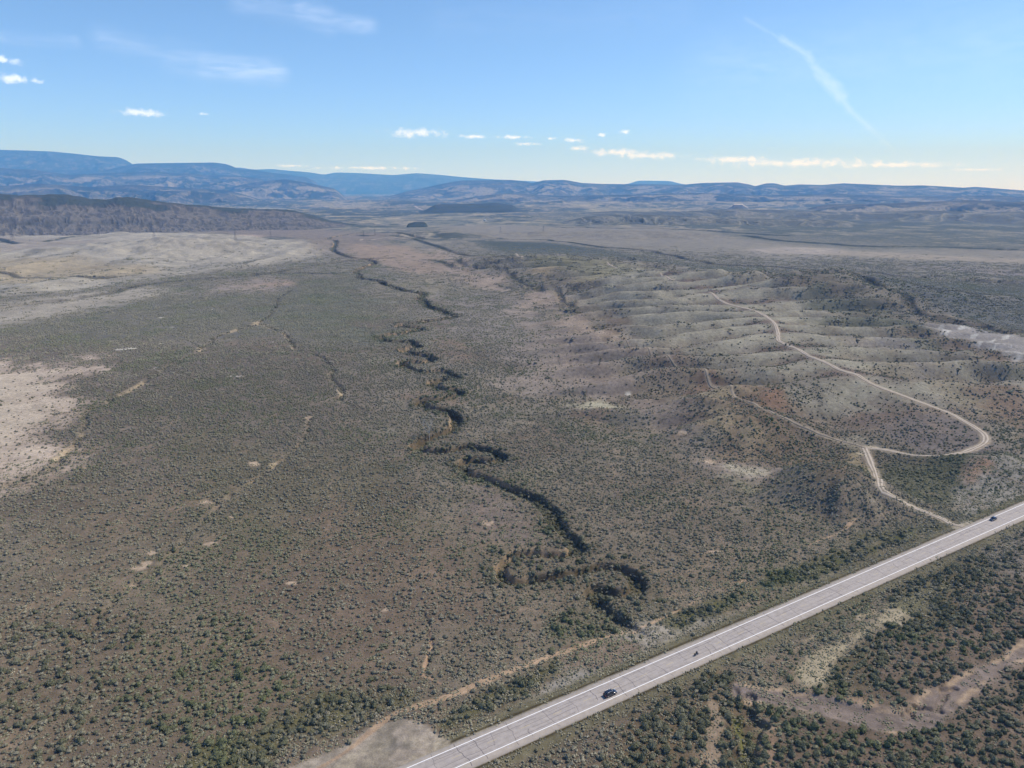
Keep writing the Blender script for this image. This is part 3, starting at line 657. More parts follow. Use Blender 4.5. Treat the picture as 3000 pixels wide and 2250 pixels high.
def hogcol(x, y, v, g, n2, s):
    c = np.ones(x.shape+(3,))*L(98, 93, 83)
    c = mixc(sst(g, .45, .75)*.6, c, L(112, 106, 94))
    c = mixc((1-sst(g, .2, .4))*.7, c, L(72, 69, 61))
    pal = (1-sst(v, .35, .5))*sst(v, .12, .2)*sst(ridged(s, v*30, 46, 3, 331), .35, .6)*sst(fbm(s, v*60, 300, 3, 335), -.1, .2)
    c = mixc(pal*.6, c, L(124, 116, 98))
    c = mixc((1-sst(v, .05, .3))*.8, c, L(112, 108, 98))
    wood = sst(v+.16*fbm(x, y, 120, 4, 341), .84, .94)
    c = mixc(wood*.9, c, L(50, 54, 44))
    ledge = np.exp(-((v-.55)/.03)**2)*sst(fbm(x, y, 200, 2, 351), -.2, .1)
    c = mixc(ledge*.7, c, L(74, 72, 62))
    return c, .2+.6*wood
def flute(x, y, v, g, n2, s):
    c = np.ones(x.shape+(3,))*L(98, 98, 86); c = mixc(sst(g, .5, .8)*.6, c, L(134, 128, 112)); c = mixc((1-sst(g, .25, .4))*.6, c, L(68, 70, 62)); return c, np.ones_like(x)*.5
make_ridge('mesa', [(640,500),(700,490),(742,497),(793,495),(848,500),(909,505),(949,512),(983,505),(1051,507),(1153,513),(1220,507),(1288,512),(1356,519),(1437,525),(1500,528),(1600,533),(1720,539),(1800,541),(1839,539),(1870,529),(1961,530),(2002,540),(2100,546),(2250,550)],
           30000, 5000, 2500, 'faintest pale blue mesa line on the horizon behind the gap', 'mesa', farblue, .1, 1500, .6, (2, 2), 1, 30, .08)
make_ridge('mountain', [(-60,438),(0,439),(80,441),(154,444),(217,450),(289,458),(346,460),(370,469),(393,479),(470,500),(560,530)], 24000, 5000, 3000,
           'tall blue flat-topped mountain at the far left', 'mountain', farblue, .16, 1100, .75, (14, 0), 2, 50, .06)
make_ridge('mountain', [(300,500),(380,482),(402,479),(452,478),(543,477),(628,476),(665,481),(700,495),(746,497),(787,505),(850,512),(900,520),(960,536),(1020,552)], 20500, 4000, 2500,
           'second blue mountain with a level top ending in a slope', 'mountain', farblue, .2, 900, .8, (3, 0), 3, 50, .06)
make_ridge('hills', [(-60,490),(0,492),(110,498),(200,512),(330,506),(460,503),(600,512),(690,514),(760,522),(820,532),(900,548),(980,558)], 16500, 4200, 2000,
           'broad rolling purple-blue hills below the left mountains', 'hills', wooded, .32, 900, .9, (14, 0), 4, 60, .05)
make_ridge('hills', [(620,566),(651,556),(690,545),(723,538),(780,530),(836,525),(904,536),(995,556),(1040,566)], 14000, 1900, 1500,
           'rounded dark blue hill left of the central gap', 'hill', wooded, .25, 500, .9, (0, 0), 5, 40, .05)
make_ridge('hills', [(-60,540),(0,545),(120,538),(260,548),(380,541),(520,549),(640,556),(760,560),(860,565)], 11500, 2500, 1500,
           'low bluish foothills behind the left escarpment', 'hills', wooded, .45, 600, 1.0, (14, 0), 15, 50, .05)
make_ridge('ridge', [(1000,560),(1090,556),(1140,542),(1185,532),(1249,533),(1353,528),(1434,528),(1497,527),(1540,532),(1560,537),(1592,528),(1655,527),(1705,536),(1768,539),(2000,541),(2059,536),(2158,534),(2195,540),(2212,546),(2244,537),(2271,537),(2298,544),(2344,540),(2407,542),(2470,537),(2565,541),(2633,544),(2705,543),(2827,550),(2854,547),(3000,558),(3100,562)],
           16000, 4600, 2000, 'long dark blue wooded ridge across the right horizon', 'ridge', wooded, .3, 800, .95, (0, 14), 6, 60, .05)
make_ridge('hills', [(1150,578),(1300,572),(1480,566),(1650,574),(1850,570),(2050,565),(2250,572),(2450,568),(2650,576),(2900,572),(3080,580)], 11200, 2400, 1500,
           'dark juniper-covered foothills under the right ridge', 'hills', wooded, .45, 450, 1.0, (0, 14), 7, 50, .05)
make_ridge('hills', [(2250,606),(2400,600),(2600,596),(2750,590),(2850,586),(2950,592),(3080,590)], 7000, 1300, 1000,
           'rolling dark hills at the right edge of the far plain', 'hills', wooded, .4, 300, 1.0, (0, 10), 17, 50, .05)
make_ridge('mesa', [(1228,614),(1250,604),(1290,598),(1400,597),(1450,594),(1500,600),(1530,609),(1548,614)], 6100, 420, 400,
           'low flat dark blue mesa standing alone in the middle plain', 'mesa', mesa_dark, .2, 160, .5, (0, 0), 8, 40, .04, -12)
make_ridge('mound', [(1186,664),(1196,655),(1215,650),(1240,650),(1252,655),(1258,664)], 3450, 70, 70,
           'small dark mound at the river beside the escarpment tail', 'mound', mesa_dark, .2, 40, .6, (0, 0), 9, 24, .02, -8)
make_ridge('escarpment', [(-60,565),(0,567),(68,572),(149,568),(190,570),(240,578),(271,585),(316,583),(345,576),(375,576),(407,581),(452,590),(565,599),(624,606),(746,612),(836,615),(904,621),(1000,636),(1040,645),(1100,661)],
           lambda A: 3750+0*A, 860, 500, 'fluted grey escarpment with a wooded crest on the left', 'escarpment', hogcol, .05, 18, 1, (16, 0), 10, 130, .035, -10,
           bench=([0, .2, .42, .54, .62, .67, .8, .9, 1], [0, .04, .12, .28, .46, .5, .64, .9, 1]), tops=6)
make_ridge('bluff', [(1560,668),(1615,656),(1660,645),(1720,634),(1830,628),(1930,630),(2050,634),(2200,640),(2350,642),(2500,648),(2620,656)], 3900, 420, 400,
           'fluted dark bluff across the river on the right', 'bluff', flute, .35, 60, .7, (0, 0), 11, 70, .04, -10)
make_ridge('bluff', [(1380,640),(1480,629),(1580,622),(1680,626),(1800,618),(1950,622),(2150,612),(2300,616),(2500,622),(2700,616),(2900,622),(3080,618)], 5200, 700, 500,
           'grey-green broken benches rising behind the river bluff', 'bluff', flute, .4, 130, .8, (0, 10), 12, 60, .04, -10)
make_ridge('butte', [(2125,612),(2146,602),(2150,597),(2175,597),(2180,602),(2200,612)], 7200, 160, 160,
           'small flat-topped butte with a pale rim on the right plain', 'butte', lambda x, y, v, g, n2, s: (mixc(sst(v, .72, .8)*(1-sst(v, .95, 1)), np.ones(x.shape+(3,))*L(84,84,80), L(196,188,172)), np.ones_like(x)*.1),
           .1, 60, .6, (0, 0), 13, 40, .01, -8)

# ------------------------------------------------------------------ haze
def haze_box():
    bm = bmesh.new(); bmesh.ops.create_cube(bm, size=1)
    m = bpy.data.materials.new('thin valley haze'); m.use_nodes = True; n = NT(m.node_tree); n.n.clear()
    o = n.new('ShaderNodeOutputMaterial'); v = n.new('ShaderNodeVolumePrincipled')
    v.inputs['Color'].default_value = HAZE_COL; v.inputs['Absorption Color'].default_value = (1, 1, 1, 1); v.inputs['Density'].default_value = HAZE_D; v.inputs['Anisotropy'].default_value = 0.0
    n.l.new(v.outputs[0], o.inputs['Volume'])
    ob = bm_obj('haze', bm, m)
    zlo = min(float(Hh.min()), -75)-2; zhi = 1900
    ob.scale = (80000, 35000, zhi-zlo); ob.location = (0, 16500, (zhi+zlo)/2)
    tag(ob, 'thin blue air haze over the whole valley', 'haze', kind='stuff')
HAZE_COL = (.10, .36, .88, 1); HAZE_D = 7e-5
haze_box()

# ------------------------------------------------------------------ highway
def asphalt():
    m = bpy.data.materials.new('aged asphalt'); m.use_nodes = True; n = NT(m.node_tree); b = n.n['Principled BSDF']
    pos = n.new('ShaderNodeNewGeometry').outputs['Position']
    ac = n.new('ShaderNodeAttribute', attribute_name='across').outputs['Fac']
    f = n.m('MULTIPLY', n.ramp(n.noise(pos, .5, 5, .6), .3, .7, .9, 1.1), n.ramp(n.noise(pos, 6, 2), .3, .7, .93, 1.07))
    aa = n.m('ABSOLUTE', n.m('ADD', ac, -.1))
    lane = n.m('ABSOLUTE', n.m('SUBTRACT', aa, 1.85))                       # wheel paths a little darker
    f = n.m('MULTIPLY', f, n.ramp(n.m('ABSOLUTE', n.m('SUBTRACT', lane, .8)), 0, .6, .94, 1.02))
    sh = n.ramp(aa, 3.7, 3.9)
    c = n.mix(sh, (*lin(176,166,157, K), 1), (*lin(178,166,152, K), 1))
    n.l.new(n.vm('SCALE', c, scale=f), b.inputs['Base Color']); b.inputs['Roughness'].default_value = .85
    return m
AM = asphalt()
def hw(s, t, z=0.0): return (HWA[0]+hd[0]*s+hn[0]*t, HWA[1]+hd[1]*s+hn[1]*t, z)
SS = np.arange(-140, 1900, 4.0); TT = [-6.1, -6.0, -3.6, -1.8, 0, 1.8, 3.6, 5.3, 5.4]
rv = []; ra = []
for s_ in SS:
    for k_, t_ in enumerate(TT):
        jt = .16*(float(vn(np.array([s_*.21]), np.array([t_+9.]))[0])-.5) if k_ in (0, 1, 7, 8) else 0
        z_ = .06-.012*abs(t_)+.02; z_ = -.5 if k_ in (0, 8) else z_
        rv.append(hw(s_, t_+jt, z_)); ra.append(t_)
nt_ = len(TT); id_ = np.arange(len(rv)).reshape(-1, nt_)
fq = np.stack([id_[:-1, :-1], id_[1:, :-1], id_[1:, 1:], id_[:-1, 1:]], -1).reshape(-1, 4)
me = mesh_np('highway', np.array(rv), fq, False); flt_attr(me, 'across', np.array(ra))
road = tag(link_mesh('highway', me, AM), 'two-lane highway of pale cracked asphalt crossing the lower right', 'highway', kind='structure')
white = principled('worn white road paint', lin(240, 238, 234, 1), .7)
yellow = principled('faded yellow road paint', lin(205, 186, 140, .85), .75)
def strip(name, s0, s1, t, wdt, mat, n=1, z=.012):
    ss = np.linspace(s0, s1, n+1); V = []
    for s_ in ss:
        for tt in (t-wdt/2, t+wdt/2): V.append(hw(s_, tt, .08-.012*abs(tt)+z))
    i = np.arange(n)[:, None]*2
    return link_mesh(name, mesh_np(name, np.array(V), np.hstack([i, i+2, i+3, i+1])), mat, road)
for t_ in (-3.65, 3.62): strip('edge_line', -140, 1900, t_, .24, white, 60)
k_ = 0; s_ = -30
while s_ < 560:
    strip('centre_dash', s_, s_+3.4, .08, .13, yellow); s_ += 12.2
# cracks: thin ribbons of dark sealant
cv = []; cf = []
def ribbon(pts, wdt, z=.008):
    b0 = len(cv)
    for i, p in enumerate(pts):
        q = pts[min(i+1, len(pts)-1)]; o = pts[max(i-1, 0)]
        dx, dy = q[0]-o[0], q[1]-o[1]; L_ = math.hypot(dx, dy)+1e-6; nx, ny = -dy/L_*wdt/2, dx/L_*wdt/2
        for sg_ in (-1, 1):
            s2, t2 = p[0]+nx*sg_, p[1]+ny*sg_; cv.append(hw(s2, t2, .08-.012*abs(t2)+z))
    for i in range(len(pts)-1):
        a_ = b0+2*i; cf.append((a_, a_+1, a_+3, a_+2))
s_ = -25
while s_ < 420:
    full = rnd.random() < .6; t0 = -5.4 if full else rnd.uniform(-5, -1); t1 = 5 if full else t0+rnd.uniform(3, 6)
    skew = rnd.uniform(-.6, .6); p_ = []; sj = s_
    for k_ in range(12):
        tt = t0+(t1-t0)*k_/11; sj += rnd.gauss(0, .22); p_.append((sj+skew*(tt-t0)*.3, tt))
    ribbon(p_, rnd.uniform(.10, .22)); s_ += rnd.uniform(4, 11)*(1 if s_ < 140 else 1.4)
for t_ in (-2.7, -1.3, .55, 1.9, 2.9):
    s_ = -30
    while s_ < (300 if t_ != .55 else 420):
        ln = rnd.uniform(6, 28); tj = t_+rnd.uniform(-.3, .3); p_ = []
        for k_ in range(int(ln)+2): tj += rnd.gauss(0, .07); p_.append((s_+k_, tj))
        ribbon(p_, rnd.uniform(.06, .14)); s_ += ln+rnd.uniform(0, 14)*(1 if s_ < 120 else 2.5)
link_mesh('crack_sealing', mesh_np('crack_sealing', np.array(cv), np.array(cf)), principled('dark crack sealant', lin(112, 104, 104, .75), .8), road)

# ------------------------------------------------------------------ unpaved roads lying on the terrain
def dirt_mat(ca=(196,182,162), cb=(150,136,118)):
    m = bpy.data.materials.new('pale road dirt'); m.use_nodes = True; n = NT(m.node_tree); b = n.n['Principled BSDF']
    pos = n.new('ShaderNodeNewGeometry').outputs['Position']
    ac = n.new('ShaderNodeAttribute', attribute_name='across').outputs['Fac']
    rut = n.ramp(n.m('ABSOLUTE', n.m('SUBTRACT', n.m('ABSOLUTE', ac), .48)), .14, .34)
    f = n.m('MULTIPLY', n.ramp(n.noise(pos, .3, 4, .6), .3, .7, .88, 1.1), n.ramp(n.noise(pos, 3, 2), .3, .7, .92, 1.06))
    c = n.mix(rut, (*lin(*ca, K), 1), (*lin(*cb, K), 1))
    n.l.new(n.vm('SCALE', c, scale=f), b.inputs['Base Color']); b.inputs['Roughness'].default_value = .95
    return m
DM = dirt_mat(); DM2 = dirt_mat((160,146,126), (136,124,106))
for nm_, pts_, wd_, lb_ in DIRT:
    P = smooth_line(G(pts_, pts_[0][1] < 820 and wd_ < 8), 8)
    seg_ = np.hypot(*(P[1:]-P[:-1]).T); cum = np.concatenate([[0], np.cumsum(seg_)])
    stp = max(1.2, wd_*.4); q = np.arange(0, cum[-1], stp); PX = np.interp(q, cum, P[:, 0]); PY = np.interp(q, cum, P[:, 1])
    tx = np.gradient(PX); ty = np.gradient(PY); L_ = np.hypot(tx, ty); nx, ny = -ty/L_, tx/L_
    ac = np.array([-1, -.6, -.2, .2, .6, 1.]); wj = wd_/2*(1+.4*fbm(q, q*0+3, 7, 4, 61))
    xx = PX[:, None]+nx[:, None]*ac*wj[:, None]; yy = PY[:, None]+ny[:, None]*ac*wj[:, None]
    zz = lookup(Hh, xx, yy); rr_ = np.hypot(xx, yy)
    zz = np.where(np.abs(ac)[None] < .9, np.maximum(zz, .5*(zz+zz.mean(1, keepdims=True))), zz-.25)+.18+.00035*rr_
    if pts_[0] == (2822,1541): zz[:6] = np.minimum(zz[:6], .05)
    i_ = np.arange(xx.size).reshape(xx.shape)
    f = np.stack([i_[:-1, :-1], i_[1:, :-1], i_[1:, 1:], i_[:-1, 1:]], -1).reshape(-1, 4)
    me = mesh_np(nm_, np.stack([xx, yy, zz], -1).reshape(-1, 3), f, True); flt_attr(me, 'across', np.broadcast_to(ac, xx.shape).ravel())
    tag(link_mesh(nm_, me, DM2 if wd_ < 2 else DM), lb_, nm_.replace('_', ' '), kind='structure')

# ------------------------------------------------------------------ shrubs
def leaf_mat(name, c1, c2, tint):
    m = bpy.data.materials.new(name); m.use_nodes = True; n = NT(m.node_tree); b = n.n['Principled BSDF']
    geo = n.new('ShaderNodeNewGeometry'); pos = geo.outputs['Position']
    oi = n.new('ShaderNodeObjectInfo').outputs['Random']
    c = n.mix(n.ramp(oi, 0, 1), (*c1, 1), (*c2, 1))
    pat = n.ramp(n.noise(pos, .012, 3, .6), .48, .62)
    c = n.mix(n.m('MULTIPLY', pat, .55), c, (*tint, 1))
    f = n.ramp(n.noise(pos, 2.2, 3, .6), .3, .7, .72, 1.25)
    n.l.new(n.vm('SCALE', c, scale=f), b.inputs['Base Color']); b.inputs['Roughness'].default_value = .9
    b.inputs['Specular IOR Level'].default_value = .1
    return m
SAGE = leaf_mat('sagebrush leaves', lin(130,126,104,.78), lin(150,144,122,.78), lin(122,127,92,.78))
GREEN = leaf_mat('greasewood leaves', lin(104,104,80,.8), lin(126,124,100,.8), lin(104,112,72,.8))
TUFT = leaf_mat('dry bunch grass', lin(168,160,136,.8), lin(150,146,118,.8), lin(140,142,104,.8))
def bush_bm(r, h, lobes, seed, sub=1, spikes=24):
    q = random.Random(seed); bm = bmesh.new()
    for i in range(lobes):
        a = q.uniform(0, 6.28); d = r*.45*math.sqrt(q.random()) if i else 0
        lr = r*(q.uniform(.26, .62) if i else .68); lz = h*q.uniform(.25, .6)
        ret = bmesh.ops.create_icosphere(bm, subdivisions=sub, radius=1)
        for v in ret['verts']:
            k = q.uniform(.72, 1.22); p = v.co*k
            v.co = Vector((p.x*lr+d*math.cos(a), p.y*lr+d*math.sin(a), max(-.05, p.z*lr*.95*h/r+lz*.8)))
    for i in range(spikes):
        a = q.uniform(0, 6.28); e = q.uniform(.1, 1.4); rr_ = r*q.uniform(.75, 1.05)
        c = Vector((math.cos(a)*math.cos(e)*rr_, math.sin(a)*math.cos(e)*rr_, math.sin(e)*h*q.uniform(.8, 1.15)+.02))
        v = [bm.verts.new(c+Vector((q.uniform(-1, 1), q.uniform(-1, 1), q.uniform(-.7, .9)))*r*.2) for _ in range(3)]
        bm.faces.new(v)
    return bm
def mesh_of(name, bm, mat):
    me = bpy.data.meshes.new(name); bm.to_mesh(me); bm.free(); me.materials.append(mat); return me
sage_me = [mesh_of('sagebrush', bush_bm(.62, rnd.uniform(.6, .85), rnd.choice((4, 5, 6)), 100+i), SAGE) for i in range(6)]
green_me = [mesh_of('greasewood', bush_bm(1.0, rnd.uniform(.95, 1.3), rnd.choice((6, 7, 9)), 200+i, 1, 50), GREEN) for i in range(6)]
def patch_me(seed, n, rad, rb, mat):
    q = random.Random(seed); bm = bmesh.new()
    for i in range(n):
        a = q.uniform(0, 6.28); d = rad*math.sqrt(q.random()); r = rb*q.uniform(.6, 1.3)
        ret = bmesh.ops.create_icosphere(bm, subdivisions=1 if r > .9 else 1, radius=1)
        ex = q.uniform(.9, 1.6); ea = q.uniform(0, 3.14)
        for v in ret['verts']:
            k = q.uniform(.7, 1.25); x_ = v.co.x*k*r*ex; y_ = v.co.y*k*r
            v.co = Vector((x_*math.cos(ea)-y_*math.sin(ea)+d*math.cos(a), x_*math.sin(ea)+y_*math.cos(ea)+d*math.sin(a), v.co.z*k*r*1.0+r*.35))
    return mesh_of('scrub_clump', bm, mat)
clump_me = [patch_me(300+i, 12, 6.0, .72, SAGE) for i in range(6)]
tuft_me = []
for i in range(4):
    q = random.Random(400+i); bm = bmesh.new()
    for j in range(9):
        a = q.uniform(0, 6.28); d = 1.3*math.sqrt(q.random()); r = q.uniform(.14, .3)
        ret = bmesh.ops.create_icosphere(bm, subdivisions=1, radius=r)
        for v in ret['verts']: v.co = v.co*q.uniform(.7, 1.3)+Vector((d*math.cos(a), d*math.sin(a), r*.5))
    tuft_me.append(mesh_of('grass_tuft', bm, TUFT))

def scatter(seed, r0, r1, spacing, fun):
    """jittered world grid inside the wedge of ground the camera looks over; fun(x, y) gives the chance"""
    g = np.random.default_rng(seed); out = []
    y = np.arange(r0*math.cos(R(43)), r1, spacing)
    for y0 in np.array_split(y, max(1, len(y)//200)):
        ym = y0[-1]+1; xm = min(ym*math.tan(R(43)), r1)
        x = np.arange(-xm, xm, spacing)
        XX, YY = np.meshgrid(x, y0); XX = XX+g.uniform(-.5, .5, XX.shape)*spacing; YY = YY+g.uniform(-.5, .5, YY.shape)*spacing
        rr_ = np.hypot(XX, YY); k = (rr_ > r0) & (rr_ < r1) & (np.abs(np.arctan2(XX, YY)) < R(42.5))
        XX, YY = XX[k], YY[k]
        pr = fun(XX, YY); k = g.random(len(XX)) < pr
        out.append(np.stack([XX[k], YY[k]], -1))
    return np.concatenate(out)
def off_road(x, y, m=6.9):
    t = (x-HWA[0])*hn[0]+(y-HWA[1])*hn[1]; return (np.abs(t) > m)
def place(P, smin, smax, seed, n_var, sink=.06):
    g = np.random.default_rng(seed); z = lookup(Hh, P[:, 0], P[:, 1])-sink
    sc = g.uniform(0, 1, len(P))**1.6*(smax-smin)+smin
    return np.stack([P[:, 0], P[:, 1], z], -1), sc, g.uniform(0, 6.283, len(P)), g.integers(0, n_var, len(P))
def stuff(name, mats_me, P, sc, rot, var, label, cat):
    me = bpy.data.meshes.new(name); me.vertices.add(len(P)); me.vertices.foreach_set('co', P.astype(np.float32).ravel())
    flt_attr(me, 'size', sc); flt_attr(me, 'turn', rot); flt_attr(me, 'stretch', RNG.uniform(.8, 1.6, len(P)))
    a = me.attributes.new('kind_index', 'INT', 'POINT'); a.data.foreach_set('value', var.astype(np.int32))
    o = link_mesh(name, me)
    src = bpy.data.collections.new(name + '_shapes')
    for m_ in mats_me: src.objects.link(bpy.data.objects.new(name + '_shape', m_))
    ng = bpy.data.node_groups.new(name, 'GeometryNodeTree')
    ng.interface.new_socket('Geometry', in_out='INPUT', socket_type='NodeSocketGeometry'); ng.interface.new_socket('Geometry', in_out='OUTPUT', socket_type='NodeSocketGeometry')
    N = ng.nodes; Lk = ng.links; gi = N.new('NodeGroupInput'); go = N.new('NodeGroupOutput')
    ci = N.new('GeometryNodeCollectionInfo'); ci.inputs[0].default_value = src; ci.inputs['Separate Children'].default_value = True; ci.inputs['Reset Children'].default_value = True
    ip = N.new('GeometryNodeInstanceOnPoints'); sv = N.new('ShaderNodeCombineXYZ'); ip.inputs['Pick Instance'].default_value = True
    def na(nm, ty):
        q = N.new('GeometryNodeInputNamedAttribute'); q.data_type = ty; q.inputs[0].default_value = nm; return q.outputs[0]
    cx = N.new('ShaderNodeCombineXYZ'); Lk.new(na('turn', 'FLOAT'), cx.inputs[2])
    Lk.new(gi.outputs[0], ip.inputs['Points']); Lk.new(ci.outputs[0], ip.inputs['Instance']); Lk.new(na('kind_index', 'INT'), ip.inputs['Instance Index'])
    Lk.new(cx.outputs[0], ip.inputs['Rotation']); sz_ = na('size', 'FLOAT'); stx = na('stretch', 'FLOAT'); mu = N.new('ShaderNodeMath'); mu.operation = 'MULTIPLY'; Lk.new(sz_, mu.inputs[0]); Lk.new(stx, mu.inputs[1]); Lk.new(mu.outputs[0], sv.inputs[0]); Lk.new(sz_, sv.inputs[1]); Lk.new(sz_, sv.inputs[2]); Lk.new(sv.outputs[0], ip.inputs['Scale']); Lk.new(ip.outputs[0], go.inputs[0])
    md = o.modifiers.new('scatter', 'NODES'); md.node_group = ng
    tag(o, label, cat, kind='stuff'); return o
pat = lambda x, y, s, k=5.: .55+.9*vn(x/k, y/k, s)*vn(x/17., y/17., s+1)*1.6
R1 = 760.0
P = scatter(21, 165, R1+150, 1.45, lambda x, y: np.where(off_road(x, y), (1-sst(np.hypot(x, y), R1-180, R1+150))*lookup(cover, x, y)**1.35*(1-.85*lookup(big, x, y))*np.clip(.3+1.6*vn(x/5., y/5., 5)+.5*(vn(x/40., y/40., 8)-.5), 0, 1.6), 0))
sage_P = place(P, .45, 1.75, 31, 6)
P = scatter(29, 165, 560, 1.1, lambda x, y: np.where(off_road(x, y), lookup(cover, x, y)*1.0*(1-sst(np.hypot(x, y), 360, 560))*np.clip(.2+1.6*vn(x/4., y/4., 45), 0, 1), 0))
sB = place(P, .2, .62, 39, 6, .03)
sage_P = tuple(np.concatenate([a, b]) for a, b in zip(sage_P, sB))
P = scatter(22, 165, 1100, 2.0, lambda x, y: np.where(off_road(x, y, 9), sst(lookup(big, x, y), .04, .9)*np.clip(.3+1.3*vn(x/8., y/8., 15), 0, 1), 0))
green_P = place(P, .6, 1.75, 32, 6, .1)
P = scatter(27, 300, 1500, 1.9, lambda x, y: np.where(off_road(x, y, 12), (lookup(ar_m, x, y) > .03)*sst(vn(x/9., y/9., 88)+.35*(1-sst(np.hypot(x, y), 330, 430)), .3, .75)*.7, 0))
gA = place(P, .5, 1.4, 37, 6, .1)
green_P = tuple(np.concatenate([a, b]) for a, b in zip(green_P, gA))
P = scatter(23, R1-180, SC_FAR, 6.6, lambda x, y: np.where(off_road(x, y, 14), np.clip(sst(np.hypot(x, y), R1-180, R1+150)*lookup(cover, x, y)**1.35*1.15*np.clip(.35+1.3*vn(x/30., y/30., 25), 0, 1.3), 0, 1)*(1-sst(np.hypot(x, y), 1600, SC_FAR)), 0))
clump_P = place(P, .8, 1.25, 33, 6, .25)
P = scatter(24, 165, 520, 1.9, lambda x, y: np.where(off_road(x, y, 6.6), np.clip(.75*sst(np.abs((x-HWA[0])*hn[0]+(y-HWA[1])*hn[1]), 60, 12)+.35-.3*lookup(cover, x, y), 0, 1)*.8*(lookup(pull, x, y) < .1), 0))
tuft_P = place(P, .5, 1.4, 34, 4, .03)
def split_near(pp, n, minsep=0):
    P_, sc, rt, va_ = pp
    d = np.sqrt((P_**2).sum(1)+CAM_H**2-2*P_[:, 2]*CAM_H); app = sc/d
    vis = (np.abs(P_[:, 0]/F*0) >= 0)
    dep = P_[:, 1]*math.cos(PITCH)+(CAM_H-P_[:, 2])*math.sin(PITCH); px = CX+F*P_[:, 0]/dep
    py = CY-F*((P_[:, 2]-CAM_H)*math.cos(PITCH)+P_[:, 1]*math.sin(PITCH))/dep
    ok = (px > 5) & (px < 2995) & (py < 2245)
    o = np.argsort(-np.where(ok, app, 0))[:n]; k = np.zeros(len(P_), bool); k[o] = True
    return [a[k] for a in pp], [a[~k] for a in pp], (px[k], py[k])
def individuals(pp, meshes, name, cat, variants):
    (P_, sc, rt, va_), rest, px = split_near(pp, 300); made = []
    t_ = (P_[:, 0]-HWA[0])*hn[0]+(P_[:, 1]-HWA[1])*hn[1]
    for i in range(len(P_)):
        o = bpy.data.objects.new(name, meshes[va_[i]]); COL.objects.link(o)
        o.location = P_[i]; o.rotation_euler = (0, 0, rt[i]); o.scale = (sc[i]*rnd.uniform(.85, 1.5), sc[i], sc[i]*rnd.uniform(.85, 1.1))
        lb, grp = variants[0] if t_[i] > 0 else variants[1]
        LM = [('gravel turnout', 1080, 2190), ('black SUV', 1792, 2033), ('motorcycle', 2043, 1922), ('culvert headwall', 2068, 2000), ('pale ribbed grass patch', 2500, 1860), ('dry wash bend', 2680, 2090),
              ('bottom right corner', 3000, 2250), ('bottom left corner', 0, 2250), ('arroyo mouth', 1910, 1890), ('small tan runnel', 1245, 1930), ('last arroyo loop', 1700, 1690), ('orange eroded bank', 2110, 2190), ('bottom edge centre', 1500, 2250),
              ('right edge', 3000, 1700), ('pale scald', 640, 1862), ('left edge', 0, 1950), ('lone round shrub', 2520, 1865), ('tan footpath', 1400, 2005), ('dark smudge in the turnout', 1150, 2170), ('dirt lane junction', 2815, 1540), ('leaning marker post', 2252, 1871)]
        x_, y_ = px[0][i], px[1][i]; dl = sorted((math.hypot(x_-a, y_-b), n_, a, b) for n_, a, b in LM)[0]
        dr = int(round(math.atan2(-(y_-dl[3]), x_-dl[2])/(math.pi/4))) % 8
        dw = ['just', 'slightly', 'partly', 'well', 'far'][min(4, int(dl[0]/60))]
        dn = ['right of', 'upper right of', 'above', 'upper left of', 'left of', 'lower left of', 'below', 'lower right of'][dr]
        q_ = (sc[i]-sc.min())/(sc.max()-sc.min()+1e-6); sz = ['modest', 'medium', 'broad', 'large', 'huge'][min(4, int(q_*5))]
        tag(o, '%s %s, %s %s the %s' % (sz, lb, dw, dn, dl[1]), cat, grp); made.append((o, x_))
    same = {}
    for o, x_ in made: same.setdefault(o['label'], []).append((x_, o))
    ORD = ['leftmost', 'second from left', 'third from left', 'fourth from left', 'fifth from left', 'sixth from left', 'seventh from left', 'eighth from left', 'ninth from left', 'tenth from left']
    for lb_, ls in same.items():
        if len(ls) > 1:
            for k, (x_, o) in enumerate(sorted(ls, key=lambda q: q[0])): o['label'] = lb_ + ', ' + (ORD[k] if k < len(ls)-1 or k < 1 else 'rightmost')
    return rest
if SCRUB:
    rest = individuals(sage_P, sage_me, 'sagebrush', 'sagebrush',
        [('sagebrush', 'nearest sagebrush left of the highway'),
         ('sagebrush', 'nearest sagebrush right of the highway')])
    stuff('sagebrush_scrub', sage_me, *rest, 'grey-green sagebrush dotting the whole plain', 'sagebrush scrub')
    rest = individuals(green_P, green_me, 'greasewood_shrub', 'shrub',
        [('dark shrub', 'large dark shrubs left of the highway'),
         ('dark shrub', 'large dark shrubs right of the highway')])
    stuff('greasewood_thicket', green_me, *rest, 'dark green thickets along the road and the arroyo', 'thicket')
    stuff('distant_scrub', clump_me, *clump_P, 'fine scrub fading over the farther plain', 'distant scrub')
    stuff('grass', tuft_me, *tuft_P, 'dry bunch grass on the verges and bare strips', 'grass')
    print('SCRUB', len(sage_P[0]), len(green_P[0]), len(clump_P[0]), len(tuft_P[0]))
